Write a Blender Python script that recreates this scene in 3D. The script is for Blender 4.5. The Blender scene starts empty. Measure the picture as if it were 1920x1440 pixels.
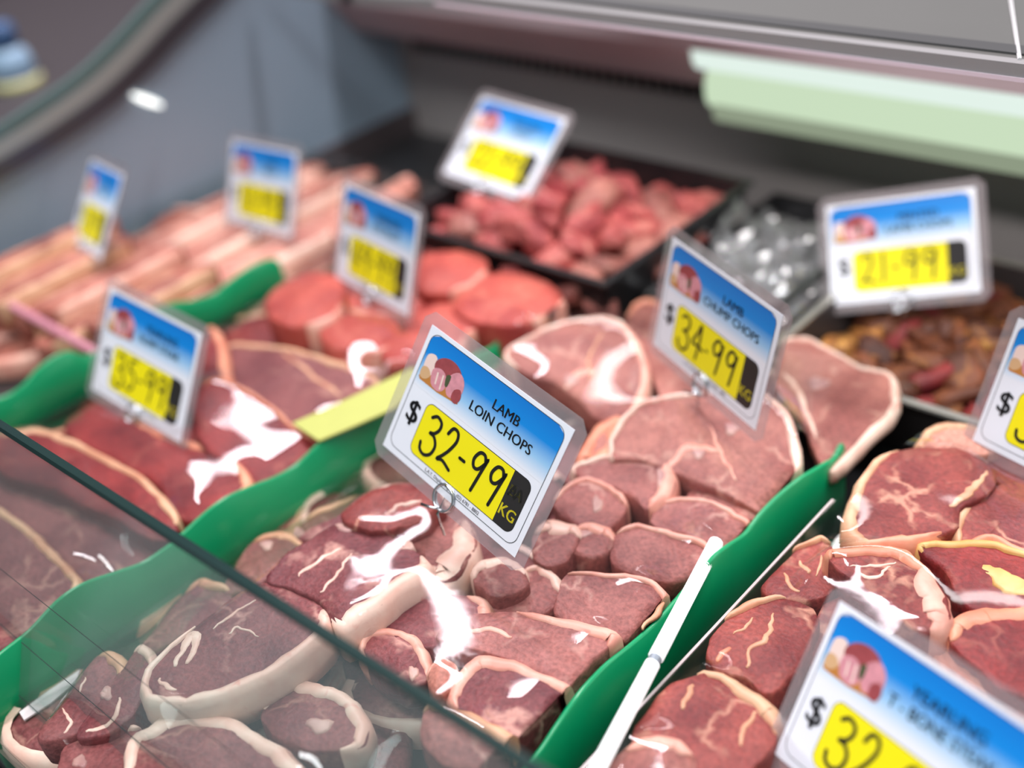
import bpy, bmesh, math, random
import numpy as np
from mathutils import Vector, Matrix, noise
from mathutils.bvhtree import BVHTree

# ------------------------------------------------------------------ camera, world, lights, exposure
scene = bpy.context.scene
col = scene.collection
random.seed(7)
ZC = 1.40                                   # camera height above the shop floor
F_PX = 2199.445
ROT = Matrix(((0.74384035, -0.28771701, 0.6032582),
              (0.65747669, 0.47720083, -0.58309842),
              (-0.12010798, 0.83036034, 0.54412846)))
cam_d = bpy.data.cameras.new('camera')
cam_d.sensor_width = 36.0
cam_d.lens = F_PX * 36.0 / 1920.0
cam_d.clip_start = 0.02
cam_d.dof.use_dof = True
cam_d.dof.focus_distance = 0.583
cam_d.dof.aperture_fstop = 2.5
cam_d.dof.aperture_blades = 0
cam = bpy.data.objects.new('camera', cam_d)
cam.matrix_world = Matrix.Translation((0, 0, ZC)) @ ROT.to_4x4()
col.objects.link(cam)
scene.camera = cam

world = bpy.data.worlds.new('shop_air')
scene.world = world
world.use_nodes = True
bgn = world.node_tree.nodes['Background']
bgn.inputs['Color'].default_value = (0.80, 0.88, 0.95, 1)
bgn.inputs['Strength'].default_value = 0.42

def area(name, loc, rot, sx, sy, power, color):
    d = bpy.data.lights.new(name, 'AREA')
    d.shape = 'RECTANGLE'; d.size = sx; d.size_y = sy; d.energy = power; d.color = color
    o = bpy.data.objects.new(name, d); o.location = loc; o.rotation_euler = rot
    col.objects.link(o); return o
area('shop_ceiling_light', (-1.75, 1.45, 3.1), (0, 0, 0), 1.5, 0.16, 64, (1.0, 0.87, 0.93))
area('shop_ceiling_light', (-0.30, 1.00, 3.1), (0, 0, 0), 1.5, 0.16, 56, (1.0, 0.90, 0.93))
area('shop_ceiling_light', (-0.40, -0.60, 3.1), (0, 0, 0), 2.4, 0.5, 62, (0.97, 0.98, 1.0))

vs = scene.view_settings
vs.view_transform = 'Standard'
vs.look = 'None'
vs.gamma = 1.0
vs.use_curve_mapping = False
vs.exposure = -0.32

scene.cycles.max_bounces = 8
scene.cycles.diffuse_bounces = 3
scene.cycles.glossy_bounces = 3
scene.cycles.transparent_max_bounces = 16

# ------------------------------------------------------------------ projection helpers (camera at origin, z relative to the camera)
def ray(px, py):
    return ROT @ Vector(((px - 960) / F_PX, -(py - 720) / F_PX, -1.0))
def on_z(px, py, z):
    r = ray(px, py); r = r * (z / r.z); return Vector((r.x, r.y, r.z + ZC))
def on_x(px, py, x):
    r = ray(px, py); r = r * (x / r.x); return Vector((r.x, r.y, r.z + ZC))
def on_y(px, py, y):
    r = ray(px, py); r = r * (y / r.y); return Vector((r.x, r.y, r.z + ZC))
def W(x, y, z): return Vector((x, y, z + ZC))

ZM = -0.425        # usual height of the top of the meat
ZT = -0.476        # floor of the trays
ZD = -0.502        # deck

# ------------------------------------------------------------------ materials
MATS = {}
def new_mat(name):
    m = bpy.data.materials.new(name); m.use_nodes = True
    nt = m.node_tree; nt.nodes.clear()
    out = nt.nodes.new('ShaderNodeOutputMaterial')
    return m, nt, out
def srgb(r, g, b):
    def f(c):
        c /= 255.0
        return c / 12.92 if c <= 0.04045 else ((c + 0.055) / 1.055) ** 2.4
    return (f(r), f(g), f(b), 1)
def plain(name, color, rough=0.5, metal=0.0, spec=0.5, coat=0.0, noise_amt=0.0, scale=60, emit=0.0, bump=0.0):
    if name in MATS: return MATS[name]
    m, nt, out = new_mat(name)
    p = nt.nodes.new('ShaderNodeBsdfPrincipled')
    p.inputs['Base Color'].default_value = color
    p.inputs['Roughness'].default_value = rough
    p.inputs['Metallic'].default_value = metal
    p.inputs['Specular IOR Level'].default_value = spec
    p.inputs['Coat Weight'].default_value = coat
    p.inputs['Coat Roughness'].default_value = 0.1
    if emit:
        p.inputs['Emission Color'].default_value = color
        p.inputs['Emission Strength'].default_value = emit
    if noise_amt or bump:
        tc = nt.nodes.new('ShaderNodeTexCoord')
        nz = nt.nodes.new('ShaderNodeTexNoise'); nz.inputs['Scale'].default_value = scale; nz.inputs['Detail'].default_value = 4
        nt.links.new(tc.outputs['Object'], nz.inputs['Vector'])
        if noise_amt:
            mx = nt.nodes.new('ShaderNodeMix'); mx.data_type = 'RGBA'
            mx.inputs['A'].default_value = tuple(c * (1 - noise_amt) for c in color[:3]) + (1,)
            mx.inputs['B'].default_value = tuple(min(1, c * (1 + noise_amt)) for c in color[:3]) + (1,)
            nt.links.new(nz.outputs['Fac'], mx.inputs['Factor'])
            nt.links.new(mx.outputs['Result'], p.inputs['Base Color'])
        if bump:
            b = nt.nodes.new('ShaderNodeBump'); b.inputs['Strength'].default_value = bump; b.inputs['Distance'].default_value = 0.001
            nt.links.new(nz.outputs['Fac'], b.inputs['Height']); nt.links.new(b.outputs['Normal'], p.inputs['Normal'])
    nt.links.new(p.outputs[0], out.inputs[0])
    MATS[name] = m; return m

def lean_mat(key, base, dark, vein, vein_amt=0.5):
    name = 'lean_' + key
    if name in MATS: return MATS[name]
    m, nt, out = new_mat(name)
    N = nt.nodes.new; L = nt.links.new
    tc = N('ShaderNodeTexCoord'); oi = N('ShaderNodeObjectInfo')
    add = N('ShaderNodeVectorMath'); add.operation = 'ADD'
    mul = N('ShaderNodeVectorMath'); mul.operation = 'SCALE'; mul.inputs['Scale'].default_value = 7.0
    comb = N('ShaderNodeCombineXYZ')
    for i in range(3): L(oi.outputs['Random'], comb.inputs[i])
    L(comb.outputs[0], mul.inputs[0]); L(tc.outputs['Object'], add.inputs[0]); L(mul.outputs[0], add.inputs[1])
    # broad tone
    n1 = N('ShaderNodeTexNoise'); n1.inputs['Scale'].default_value = 28; n1.inputs['Detail'].default_value = 3
    L(add.outputs[0], n1.inputs['Vector'])
    r1 = N('ShaderNodeValToRGB'); r1.color_ramp.elements[0].position = 0.36; r1.color_ramp.elements[0].color = dark
    r1.color_ramp.elements[1].position = 0.66; r1.color_ramp.elements[1].color = base
    L(n1.outputs['Fac'], r1.inputs[0])
    # fine grain
    n2 = N('ShaderNodeTexNoise'); n2.inputs['Scale'].default_value = 420; n2.inputs['Detail'].default_value = 3
    L(add.outputs[0], n2.inputs['Vector'])
    g = N('ShaderNodeMapRange'); g.inputs['From Min'].default_value = 0.3; g.inputs['From Max'].default_value = 0.7
    g.inputs['To Min'].default_value = 0.72; g.inputs['To Max'].default_value = 1.24
    L(n2.outputs['Fac'], g.inputs['Value'])
    mg = N('ShaderNodeVectorMath'); mg.operation = 'SCALE'; L(r1.outputs[0], mg.inputs[0]); L(g.outputs[0], mg.inputs['Scale'])
    # fat veins: warped voronoi edges, broken by noise
    n3 = N('ShaderNodeTexNoise'); n3.inputs['Scale'].default_value = 55; n3.inputs['Detail'].default_value = 3
    L(add.outputs[0], n3.inputs['Vector'])
    ws = N('ShaderNodeVectorMath'); ws.operation = 'SCALE'; ws.inputs['Scale'].default_value = 0.03
    L(n3.outputs['Color'], ws.inputs[0])
    wa = N('ShaderNodeVectorMath'); wa.operation = 'ADD'; L(add.outputs[0], wa.inputs[0]); L(ws.outputs[0], wa.inputs[1])
    v = N('ShaderNodeTexVoronoi'); v.feature = 'DISTANCE_TO_EDGE'; v.inputs['Scale'].default_value = 26
    L(wa.outputs[0], v.inputs['Vector'])
    vr = N('ShaderNodeMapRange'); vr.inputs['From Min'].default_value = 0.008; vr.inputs['From Max'].default_value = 0.07
    vr.inputs['To Min'].default_value = 1; vr.inputs['To Max'].default_value = 0
    L(v.outputs['Distance'], vr.inputs['Value'])
    n4 = N('ShaderNodeTexNoise'); n4.inputs['Scale'].default_value = 38; L(wa.outputs[0], n4.inputs['Vector'])
    nr = N('ShaderNodeMapRange'); nr.inputs['From Min'].default_value = 0.48; nr.inputs['From Max'].default_value = 0.66
    L(n4.outputs['Fac'], nr.inputs['Value'])
    mm = N('ShaderNodeMath'); mm.operation = 'MULTIPLY'; L(vr.outputs[0], mm.inputs[0]); L(nr.outputs[0], mm.inputs[1])
    m2 = N('ShaderNodeMath'); m2.operation = 'MULTIPLY'; m2.inputs[1].default_value = vein_amt; L(mm.outputs[0], m2.inputs[0])
    mx = N('ShaderNodeMix'); mx.data_type = 'RGBA'; mx.inputs['B'].default_value = vein
    L(m2.outputs[0], mx.inputs['Factor']); L(mg.outputs[0], mx.inputs['A'])
    p = N('ShaderNodeBsdfPrincipled')
    L(mx.outputs['Result'], p.inputs['Base Color'])
    p.inputs['Roughness'].default_value = 0.5
    p.inputs['Specular IOR Level'].default_value = 0.3
    p.inputs['Subsurface Weight'].default_value = 0.0
    b = N('ShaderNodeBump'); b.inputs['Strength'].default_value = 0.5; b.inputs['Distance'].default_value = 0.0012
    L(n2.outputs['Fac'], b.inputs['Height']); L(b.outputs['Normal'], p.inputs['Normal'])
    L(p.outputs[0], out.inputs[0])
    MATS[name] = m; return m

def fat_mat(key, base, tint, blood, amt=0.35):
    name = 'fat_' + key
    if name in MATS: return MATS[name]
    m, nt, out = new_mat(name)
    N = nt.nodes.new; L = nt.links.new
    tc = N('ShaderNodeTexCoord')
    n1 = N('ShaderNodeTexNoise'); n1.inputs['Scale'].default_value = 45; n1.inputs['Detail'].default_value = 4
    L(tc.outputs['Object'], n1.inputs['Vector'])
    r1 = N('ShaderNodeValToRGB'); r1.color_ramp.elements[0].position = 0.35; r1.color_ramp.elements[0].color = tint
    r1.color_ramp.elements[1].position = 0.6; r1.color_ramp.elements[1].color = base
    L(n1.outputs['Fac'], r1.inputs[0])
    n2 = N('ShaderNodeTexNoise'); n2.inputs['Scale'].default_value = 85; n2.inputs['Detail'].default_value = 3; n2.inputs['Distortion'].default_value = 0.8
    L(tc.outputs['Object'], n2.inputs['Vector'])
    mr = N('ShaderNodeMapRange'); mr.inputs['From Min'].default_value = 0.60; mr.inputs['From Max'].default_value = 0.74
    mr.inputs['To Max'].default_value = amt
    L(n2.outputs['Fac'], mr.inputs['Value'])
    mx = N('ShaderNodeMix'); mx.data_type = 'RGBA'; mx.inputs['B'].default_value = blood
    L(mr.outputs[0], mx.inputs['Factor']); L(r1.outputs[0], mx.inputs['A'])
    p = N('ShaderNodeBsdfPrincipled'); L(mx.outputs['Result'], p.inputs['Base Color'])
    p.inputs['Roughness'].default_value = 0.45
    b = N('ShaderNodeBump'); b.inputs['Strength'].default_value = 0.35; b.inputs['Distance'].default_value = 0.001
    L(n2.outputs['Fac'], b.inputs['Height']); L(b.outputs['Normal'], p.inputs['Normal'])
    L(p.outputs[0], out.inputs[0])
    MATS[name] = m; return m

def clear_mat(name, tint, gloss_min, rough, ior=1.45, milky=0.0, milky_col=(0.8, 0.8, 0.8, 1), bump=0.0):
    """thin clear sheet: transparent with a mirror layer on top, optionally a little milky"""
    if name in MATS: return MATS[name]
    m, nt, out = new_mat(name)
    N = nt.nodes.new; L = nt.links.new
    tr = N('ShaderNodeBsdfTransparent'); tr.inputs[0].default_value = tint
    gl = N('ShaderNodeBsdfGlossy'); gl.inputs['Roughness'].default_value = rough
    fr = N('ShaderNodeLayerWeight'); fr.inputs['Blend'].default_value = 0.5       # Schlick reflectance, the same from both sides
    pw = N('ShaderNodeMath'); pw.operation = 'POWER'; pw.inputs[1].default_value = 5.0
    mp = N('ShaderNodeMath'); mp.operation = 'MULTIPLY_ADD'; mp.inputs[1].default_value = 1 - gloss_min; mp.inputs[2].default_value = gloss_min
    L(fr.outputs['Facing'], pw.inputs[0]); L(pw.outputs[0], mp.inputs[0])
    base = tr
    if milky:
        df = N('ShaderNodeBsdfDiffuse'); df.inputs[0].default_value = milky_col
        ms = N('ShaderNodeMixShader'); ms.inputs[0].default_value = milky
        L(tr.outputs[0], ms.inputs[1]); L(df.outputs[0], ms.inputs[2]); base = ms
    if bump:
        tc = N('ShaderNodeTexCoord')
        nz = N('ShaderNodeTexNoise'); nz.inputs['Scale'].default_value = 70; nz.inputs['Detail'].default_value = 2; nz.inputs['Distortion'].default_value = 1.5
        L(tc.outputs['Object'], nz.inputs['Vector'])
        b = N('ShaderNodeBump'); b.inputs['Strength'].default_value = bump; b.inputs['Distance'].default_value = 0.002
        L(nz.outputs['Fac'], b.inputs['Height']); L(b.outputs['Normal'], gl.inputs['Normal']); L(b.outputs['Normal'], fr.inputs['Normal'])
    mix = N('ShaderNodeMixShader'); L(mp.outputs[0], mix.inputs[0]); L(base.outputs[0], mix.inputs[1]); L(gl.outputs[0], mix.inputs[2])
    L(mix.outputs[0], out.inputs[0])
    MATS[name] = m; return m

LEAN = {
    'loin':  lean_mat('loin',  srgb(158, 98, 91), srgb(120, 66, 63), srgb(214, 172, 156), 0.5),
    'dark':  lean_mat('dark',  srgb(130, 70, 70), srgb(98, 44, 49), srgb(204, 156, 142), 0.7),
    'chump': lean_mat('chump', srgb(170, 110, 98), srgb(132, 74, 68), srgb(216, 174, 154), 0.45),
    'rump':  lean_mat('rump',  srgb(140, 50, 48), srgb(100, 28, 32), srgb(190, 116, 98), 0.3),
    'purple':lean_mat('purple',srgb(136, 80, 78), srgb(108, 56, 58), srgb(188, 140, 124), 0.5),
    'tbone': lean_mat('tbone', srgb(150, 72, 64), srgb(112, 42, 41), srgb(214, 160, 134), 0.65),
    'fillet':lean_mat('fillet',srgb(190, 90, 76), srgb(152, 56, 52), srgb(220, 142, 120), 0.3),
    'dice':  lean_mat('dice',  srgb(190, 98, 92), srgb(146, 56, 60), srgb(228, 168, 150), 0.6),
    'rib':   lean_mat('rib',   srgb(172, 106, 90), srgb(126, 68, 58), srgb(214, 168, 144), 0.6),
    'belly': lean_mat('belly', srgb(202, 144, 126), srgb(170, 102, 90), srgb(224, 184, 164), 0.5),
    'brown': lean_mat('brown', srgb(122, 68, 42), srgb(64, 34, 26), srgb(190, 126, 60), 0.5),
    'amber': lean_mat('amber', srgb(170, 112, 54), srgb(96, 54, 34), srgb(210, 160, 80), 0.5),
}
FAT = {
    'white': fat_mat('white', srgb(234, 208, 190), srgb(222, 178, 160), srgb(206, 84, 68), 0.5),
    'pink':  fat_mat('pink', srgb(228, 180, 160), srgb(214, 146, 128), srgb(196, 72, 66), 0.5),
    'tan':   fat_mat('tan', srgb(218, 174, 138), srgb(196, 138, 106), srgb(180, 86, 68), 0.4),
    'peach': fat_mat('peach', srgb(226, 158, 126), srgb(212, 130, 102), srgb(190, 84, 68), 0.45),
    'yellow':fat_mat('yellow', srgb(222, 188, 120), srgb(208, 154, 84), srgb(196, 110, 76), 0.4),
}
BONE = fat_mat('bone', srgb(200, 164, 150), srgb(156, 110, 108), srgb(186, 70, 64), 0.6)

# ------------------------------------------------------------------ mesh helpers
def mesh_obj(name, verts, faces, mat, parent=None, origin=None, smooth=True):
    """verts in world space; the object's origin goes to `origin`"""
    o3 = Vector(origin) if origin is not None else Vector((0, 0, 0))
    me = bpy.data.meshes.new(name)
    me.from_pydata([tuple(Vector(v) - o3) for v in verts], [], faces)
    me.validate()
    bm = bmesh.new(); bm.from_mesh(me); bmesh.ops.recalc_face_normals(bm, faces=bm.faces); bm.to_mesh(me); bm.free()
    if smooth:
        me.polygons.foreach_set('use_smooth', [True] * len(me.polygons))
    me.materials.append(mat)
    o = bpy.data.objects.new(name, me)
    col.objects.link(o)
    if parent is not None:
        o.parent = parent
        o.location = o3 - parent_origin(parent)
    else:
        o.location = o3
    return o
def parent_origin(p):
    v = Vector(p.location)
    while p.parent is not None:
        p = p.parent; v = v + Vector(p.location)
    return v
def tag(o, label, cat, group=None):
    o['label'] = label; o['category'] = cat
    if group: o['group'] = group
    return o
def struct(o):
    o['kind'] = 'structure'; return o
def empty(name, loc):
    o = bpy.data.objects.new(name, None); o.empty_display_size = 0.02; o.location = loc; col.objects.link(o); return o

class MB:
    def __init__(s): s.v = []; s.f = []
    def add(s, vs_, fs):
        k = len(s.v); s.v += [Vector(v) for v in vs_]; s.f += [tuple(i + k for i in f) for f in fs]
    def box(s, lo, hi):
        x0, y0, z0 = lo; x1, y1, z1 = hi
        s.add([(x0, y0, z0), (x1, y0, z0), (x1, y1, z0), (x0, y1, z0), (x0, y0, z1), (x1, y0, z1), (x1, y1, z1), (x0, y1, z1)],
              [(0, 3, 2, 1), (4, 5, 6, 7), (0, 1, 5, 4), (1, 2, 6, 5), (2, 3, 7, 6), (3, 0, 4, 7)])
    def prism(s, pts, d):
        """closed polygon pts extruded by vector d"""
        n = len(pts); d = Vector(d); a = [Vector(p) for p in pts]
        s.add(a + [p + d for p in a], [tuple(range(n - 1, -1, -1)), tuple(range(n, 2 * n))] + [(i, (i + 1) % n, n + (i + 1) % n, n + i) for i in range(n)])
    def tube(s, pts, r, k=8, cap=True):
        pts = [Vector(p) for p in pts]; n = len(pts); rings = []
        up = Vector((0.13, 0.31, 0.94)).normalized()
        for i, p in enumerate(pts):
            t = (pts[min(i + 1, n - 1)] - pts[max(i - 1, 0)]).normalized()
            a = t.cross(up)
            if a.length < 1e-4: a = t.cross(Vector((1, 0, 0)))
            a.normalize(); b = t.cross(a)
            rr = r[i] if isinstance(r, (list, tuple)) else r
            rings.append([p + (a * math.cos(2 * math.pi * j / k) + b * math.sin(2 * math.pi * j / k)) * rr for j in range(k)])
        vs_ = [v for ring in rings for v in ring]; fs = []
        for i in range(n - 1):
            for j in range(k):
                fs.append((i * k + j, i * k + (j + 1) % k, (i + 1) * k + (j + 1) % k, (i + 1) * k + j))
        if cap:
            fs.append(tuple(range(k - 1, -1, -1))); fs.append(tuple((n - 1) * k + j for j in range(k)))
        s.add(vs_, fs)
    def build(s, name, mat, parent=None, origin=None, smooth=False):
        return mesh_obj(name, s.v, s.f, mat, parent, origin, smooth)

def catmull(pts, per, closed):
    n = len(pts); out = []
    segs = n if closed else n - 1
    for i in range(segs):
        if closed: p0, p1, p2, p3 = pts[(i - 1) % n], pts[i], pts[(i + 1) % n], pts[(i + 2) % n]
        else: p0, p1, p2, p3 = pts[max(i - 1, 0)], pts[i], pts[i + 1], pts[min(i + 2, n - 1)]
        for k in range(per):
            t = k / per
            out.append(tuple(0.5 * ((2 * b) + (-a + c) * t + (2 * a - 5 * b + 4 * c - d) * t * t + (-a + 3 * b - 3 * c + d) * t ** 3)
                             for a, b, c, d in zip(p0, p1, p2, p3)))
    if not closed: out.append(tuple(pts[-1]))
    return out

# ------------------------------------------------------------------ the case (setting)
STEEL = plain('brushed_steel', (0.42, 0.43, 0.44, 1), 0.32, 0.9, noise_amt=0.08, scale=30)
END_MAT = plain('end_panel_steel', srgb(142, 162, 178), 0.38, 0.0, noise_amt=0.05, scale=12)
BACK_MAT = plain('dark_back_panel', srgb(150, 145, 143), 0.45, 0.0, noise_amt=0.1, scale=6)
BLACK = plain('black_plastic', srgb(28, 28, 30), 0.3, spec=0.5)
DARKTRIM = plain('dark_trim', srgb(78, 70, 72), 0.5, noise_amt=0.1, scale=20)
TRAYMAT = plain('dark_tray', srgb(44, 40, 40), 0.4)
XE = -1.03; YB = 0.895; YF = 0.085; XR = 0.35

b = MB(); b.box(W(XE - 0.02, YF - 0.03, ZD - 0.03), W(XR, YB + 0.02, ZD))
struct(b.build('floor', plain('deck_steel', srgb(70, 70, 72), 0.4, 0.5)))
# end panel with the curved front profile
prof = [(-170, 395), (-80, 365), (0, 330), (100, 270), (200, 200), (270, 135), (330, 70), (400, 0), (450, -55), (520, -150)]
pp = [on_x(x, y, XE) for x, y in catmull(prof, 4, False)]
poly = [Vector((XE, pp[0].y, ZD + ZC))] + pp + [Vector((XE, YB, pp[-1].z)), Vector((XE, YB, ZD + ZC))]
b = MB(); b.prism(poly, (-0.008, 0, 0)); endw = struct(b.build('wall_left', END_MAT))
# frame that follows the curve: steel rail and a green-edged glass strip above it
def strip_along(px_list, w_px, xoff, depth, name, mat, parent):
    c = [Vector((p[0], p[1])) for p in catmull(px_list, 5, False)]
    lo, hi = [], []
    for i, p in enumerate(c):
        t = (c[min(i + 1, len(c) - 1)] - c[max(i - 1, 0)]).normalized(); nrm = Vector((t.y, -t.x))
        lo.append(on_x(p.x, p.y, XE)); q = p + nrm * w_px; hi.append(on_x(q.x, q.y, XE))
    mb = MB(); n = len(c); d = Vector((depth, 0, 0)); off = Vector((xoff, 0, 0))
    vs_ = [v + off for v in lo] + [v + off for v in hi] + [v + off + d for v in lo] + [v + off + d for v in hi]
    fs = []
    for i in range(n - 1):
        fs += [(i, i + 1, n + i + 1, n + i), (2 * n + i, 3 * n + i, 3 * n + i + 1, 2 * n + i + 1), (i, 2 * n + i, 2 * n + i + 1, i + 1), (n + i, n + i + 1, 3 * n + i + 1, 3 * n + i)]
    mb.add(vs_, fs); return mb.build(name, mat, parent)
strip_along(prof, 34, -0.006, 0.016, 'frame_rail', plain('frame_dark', srgb(74, 70, 76), 0.35, 0.4), endw)
strip_along([(x - 22, y - 24) for x, y in prof], 30, -0.004, 0.012, 'frame_edge', plain('frame_pale', srgb(150, 152, 148), 0.4, 0.2), endw)
strip_along([(x - 44, y - 48) for x, y in prof], 20, -0.003, 0.008, 'glass_edge', plain('glass_edge_green', srgb(84, 104, 102), 0.2), endw)
# foot strip along the bottom of the end panel
b = MB(); b.box(W(XE, pp[0].y + ZC * 0 , ZD), W(XE + 0.006, YB, ZD + 0.03)); b.build('foot_strip', DARKTRIM, endw)
# back wall with louvre slots
b = MB(); b.box(W(XE - 0.01, YB, ZD), W(XR, YB + 0.015, -0.20)); backw = struct(b.build('wall_back', BACK_MAT))
b0 = MB(); b0.box((-0.0035, -0.004, -0.008), (0.0035, 0.0, 0.008)); fin_me = None
for i in range(90):
    x = XE + 0.03 + i * 0.0135
    if x > XR - 0.02: break
    if fin_me is None:
        o = b0.build('louvre_fin', BLACK, backw); fin_me = o.data
    else:
        o = bpy.data.objects.new('louvre_fin', fin_me); col.objects.link(o); o.parent = backw
    o.location = W(x, YB, -0.392)
# canopy beam at the back, above the louvres
b = MB()
b.prism([W(XE, 0.80, -0.290), W(XE, 0.80, -0.318), W(XE, 0.835, -0.362), W(XE, YB, -0.374), W(XE, YB, -0.27)], (XR - XE, 0, 0))
canopy = struct(b.build('trim_1', plain('canopy_brown', srgb(170, 154, 158), 0.5, noise_amt=0.1, scale=8)))
# upper shelf with its front rail
SY, SZ = 0.60, -0.2255
shelf_glass = plain('shelf_top_grey', srgb(106, 106, 103), 0.38, 0.2, noise_amt=0.06, scale=9)
b = MB(); b.box(W(-0.640, SY + 0.003, SZ - 0.004), W(XR, 0.98, SZ + 0.004))
shelf = b.build('display_shelf', shelf_glass)
tag(shelf, 'grey steel shelf top with metal front rail above the meat', 'shelf')
b = MB(); b.box(W(-0.640, SY - 0.003, SZ - 0.0035), W(XR, SY + 0.004, SZ + 0.0045)); b.build('front_rail', plain('rail_steel', srgb(158, 156, 156), 0.3, 0.15), shelf)
b = MB(); b.box(W(-0.640, SY - 0.0040, SZ - 0.0048), W(XR, SY + 0.002, SZ - 0.0026)); b.build('pink_trim', plain('trim_pink', srgb(236, 216, 226), 0.3), shelf)
b = MB(); b.box(W(-0.640, SY + 0.010, SZ + 0.004), W(XR, SY + 0.022, SZ + 0.0052)); b.build('groove', plain('groove_dark', srgb(74, 74, 74), 0.4), shelf)
a1 = on_z(1895, 0, SZ + 0.0046); a2 = on_z(1912, 112, SZ + 0.0046)
b = MB(); b.tube([a2, a1 + (a1 - a2) * 1.2], 0.0012, 6); b.build('panel_seam', plain('seam_white', srgb(205, 205, 205), 0.4), shelf)
# left part of the shelf rail, set back
b = MB(); b.prism([on_y(640, 4, 0.70), on_y(640, -14, 0.70), on_y(1300, 30, 0.70), on_y(1300, 52, 0.70)], (0, 0.012, 0))
b.prism([on_y(480, -20, 0.70), on_y(480, -40, 0.70), on_y(660, -14, 0.70), on_y(660, 6, 0.70)], (0, 0.012, 0))
tag(b.build('steel_rail', plain('rail_pale', srgb(168, 170, 168), 0.3, 0.6)), 'pale steel rail set back left of the grey shelf', 'rail')

# the lamp below the shelf
lamp = empty('strip_lamp', W(-0.1, 0.84, -0.38))
tag(lamp, 'long greenish white strip lamp glowing under the shelf', 'lamp')
def emit_mat(name, color, strength):
    m, nt, out = new_mat(name)
    e = nt.nodes.new('ShaderNodeEmission'); e.inputs[0].default_value = color; e.inputs[1].default_value = strength
    nt.links.new(e.outputs[0], out.inputs[0]); return m
def lamp_body(name, zlo, zhi, yfront, mat, x0):
    mb = MB(); k = 8; sec = []
    for j in range(k + 1):
        a = math.pi * j / k - math.pi / 2
        sec.append((yfront + 0.012 * (1 - math.cos(a)), (zlo + zhi) / 2 + (zhi - zlo) / 2 * math.sin(a)))
    mb.prism([W(x0, y, z) for y, z in sec], (XR - x0, 0, 0))
    return mb.build(name, mat, lamp, W(-0.1, 0.84, -0.38), True)
area('strip_lamp_light', W(-0.15, 0.665, SZ - 0.012), (0, 0, 0), 0.95, 0.03, 2.2, (1.0, 0.95, 0.95))
lx = on_y(1322, 130, 0.82).x
lamp_body('tube', -0.338, -0.300, 0.800, emit_mat('tube_glow', (0.86, 1.0, 0.92, 1), 1.12), lx)
lamp_body('diffuser', -0.372, -0.334, 0.806, emit_mat('diffuser_glow', (0.64, 0.80, 0.57, 1), 1.16), lx + 0.008)
lamp_body('lower_lip', -0.385, -0.360, 0.8085, emit_mat('lip_glow', (0.62, 0.74, 0.52, 1), 0.55), lx + 0.014)

# glowing disc standing in for a downlight reflected in the end panel
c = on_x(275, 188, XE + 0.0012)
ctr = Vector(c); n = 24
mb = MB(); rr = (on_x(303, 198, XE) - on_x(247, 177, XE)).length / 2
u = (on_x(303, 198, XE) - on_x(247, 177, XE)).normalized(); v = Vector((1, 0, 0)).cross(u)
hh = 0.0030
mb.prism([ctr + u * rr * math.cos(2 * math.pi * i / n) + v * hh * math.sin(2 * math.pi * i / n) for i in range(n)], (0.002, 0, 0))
sp = mb.build('spot_reflection', emit_mat('spot_reflection_glow', (1, 1, 0.96, 1), 3.0), None, ctr)
tag(sp, 'small oval white reflection of a downlight on the grey end panel', 'lamp')

# shop beyond the end panel
b = MB(); b.box(W(-2.6, -1.5, -1.4), W(-2.55, 2.5, 1.3)); struct(b.build('wall_shop', plain('shop_wall', srgb(58, 50, 53), 0.7, noise_amt=0.35, scale=2.2)))
b = MB(); b.box(W(-2.0, 0.1, -1.4), W(-1.35, 1.1, -0.44)); side = b.build('side_counter', plain('counter_dark', srgb(80, 84, 86), 0.4))
b = MB(); b.box(W(-2.02, 0.08, -0.44), W(-1.33, 1.12, -0.425)); b.build('worktop', plain('counter_top', srgb(58, 54, 57), 0.6), side, Vector((0, 0, 0)))
tag(side, 'dark side counter beyond the curved end of the case', 'counter')
bt = on_x(25, 130, -1.5)
bottle = empty('squeeze_bottle', (bt.x, bt.y, ZC - 0.425)); tag(bottle, 'blurred white bottle with blue cap and yellow band beyond the case', 'bottle')
def lathe(mb, c, prof_, k=16):
    vs_ = []; fs = []
    for r, z in prof_:
        for j in range(k):
            a = 2 * math.pi * j / k; vs_.append((c[0] + r * math.cos(a), c[1] + r * math.sin(a), c[2] + z))
    for i in range(len(prof_) - 1):
        for j in range(k):
            fs.append((i * k + j, i * k + (j + 1) % k, (i + 1) * k + (j + 1) % k, (i + 1) * k + j))
    fs.append(tuple(range(k))); fs.append(tuple((len(prof_) - 1) * k + j for j in range(k)))
    mb.add(vs_, fs)
bz = ZC - 0.425
def bpart(name, prof_, mat):
    mb = MB(); lathe(mb, (bt.x, bt.y, bz), prof_); return mb.build(name, mat, bottle, bottle.location, True)
hb = bt.z - bz
bpart('body', [(0.028, 0), (0.030, 0.01), (0.030, hb - 0.024)], plain('bottle_white', srgb(196, 196, 200), 0.4))
bpart('band', [(0.031, hb - 0.024), (0.031, hb - 0.01)], plain('bottle_yellow', srgb(196, 196, 120), 0.4))
bpart('neck', [(0.030, hb - 0.01), (0.024, hb + 0.02), (0.016, hb + 0.03)], plain('bottle_pale', srgb(150, 180, 205), 0.4))
bpart('cap', [(0.018, hb + 0.03), (0.018, hb + 0.055), (0.012, hb + 0.06)], plain('bottle_blue', srgb(60, 90, 130), 0.4))

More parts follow.
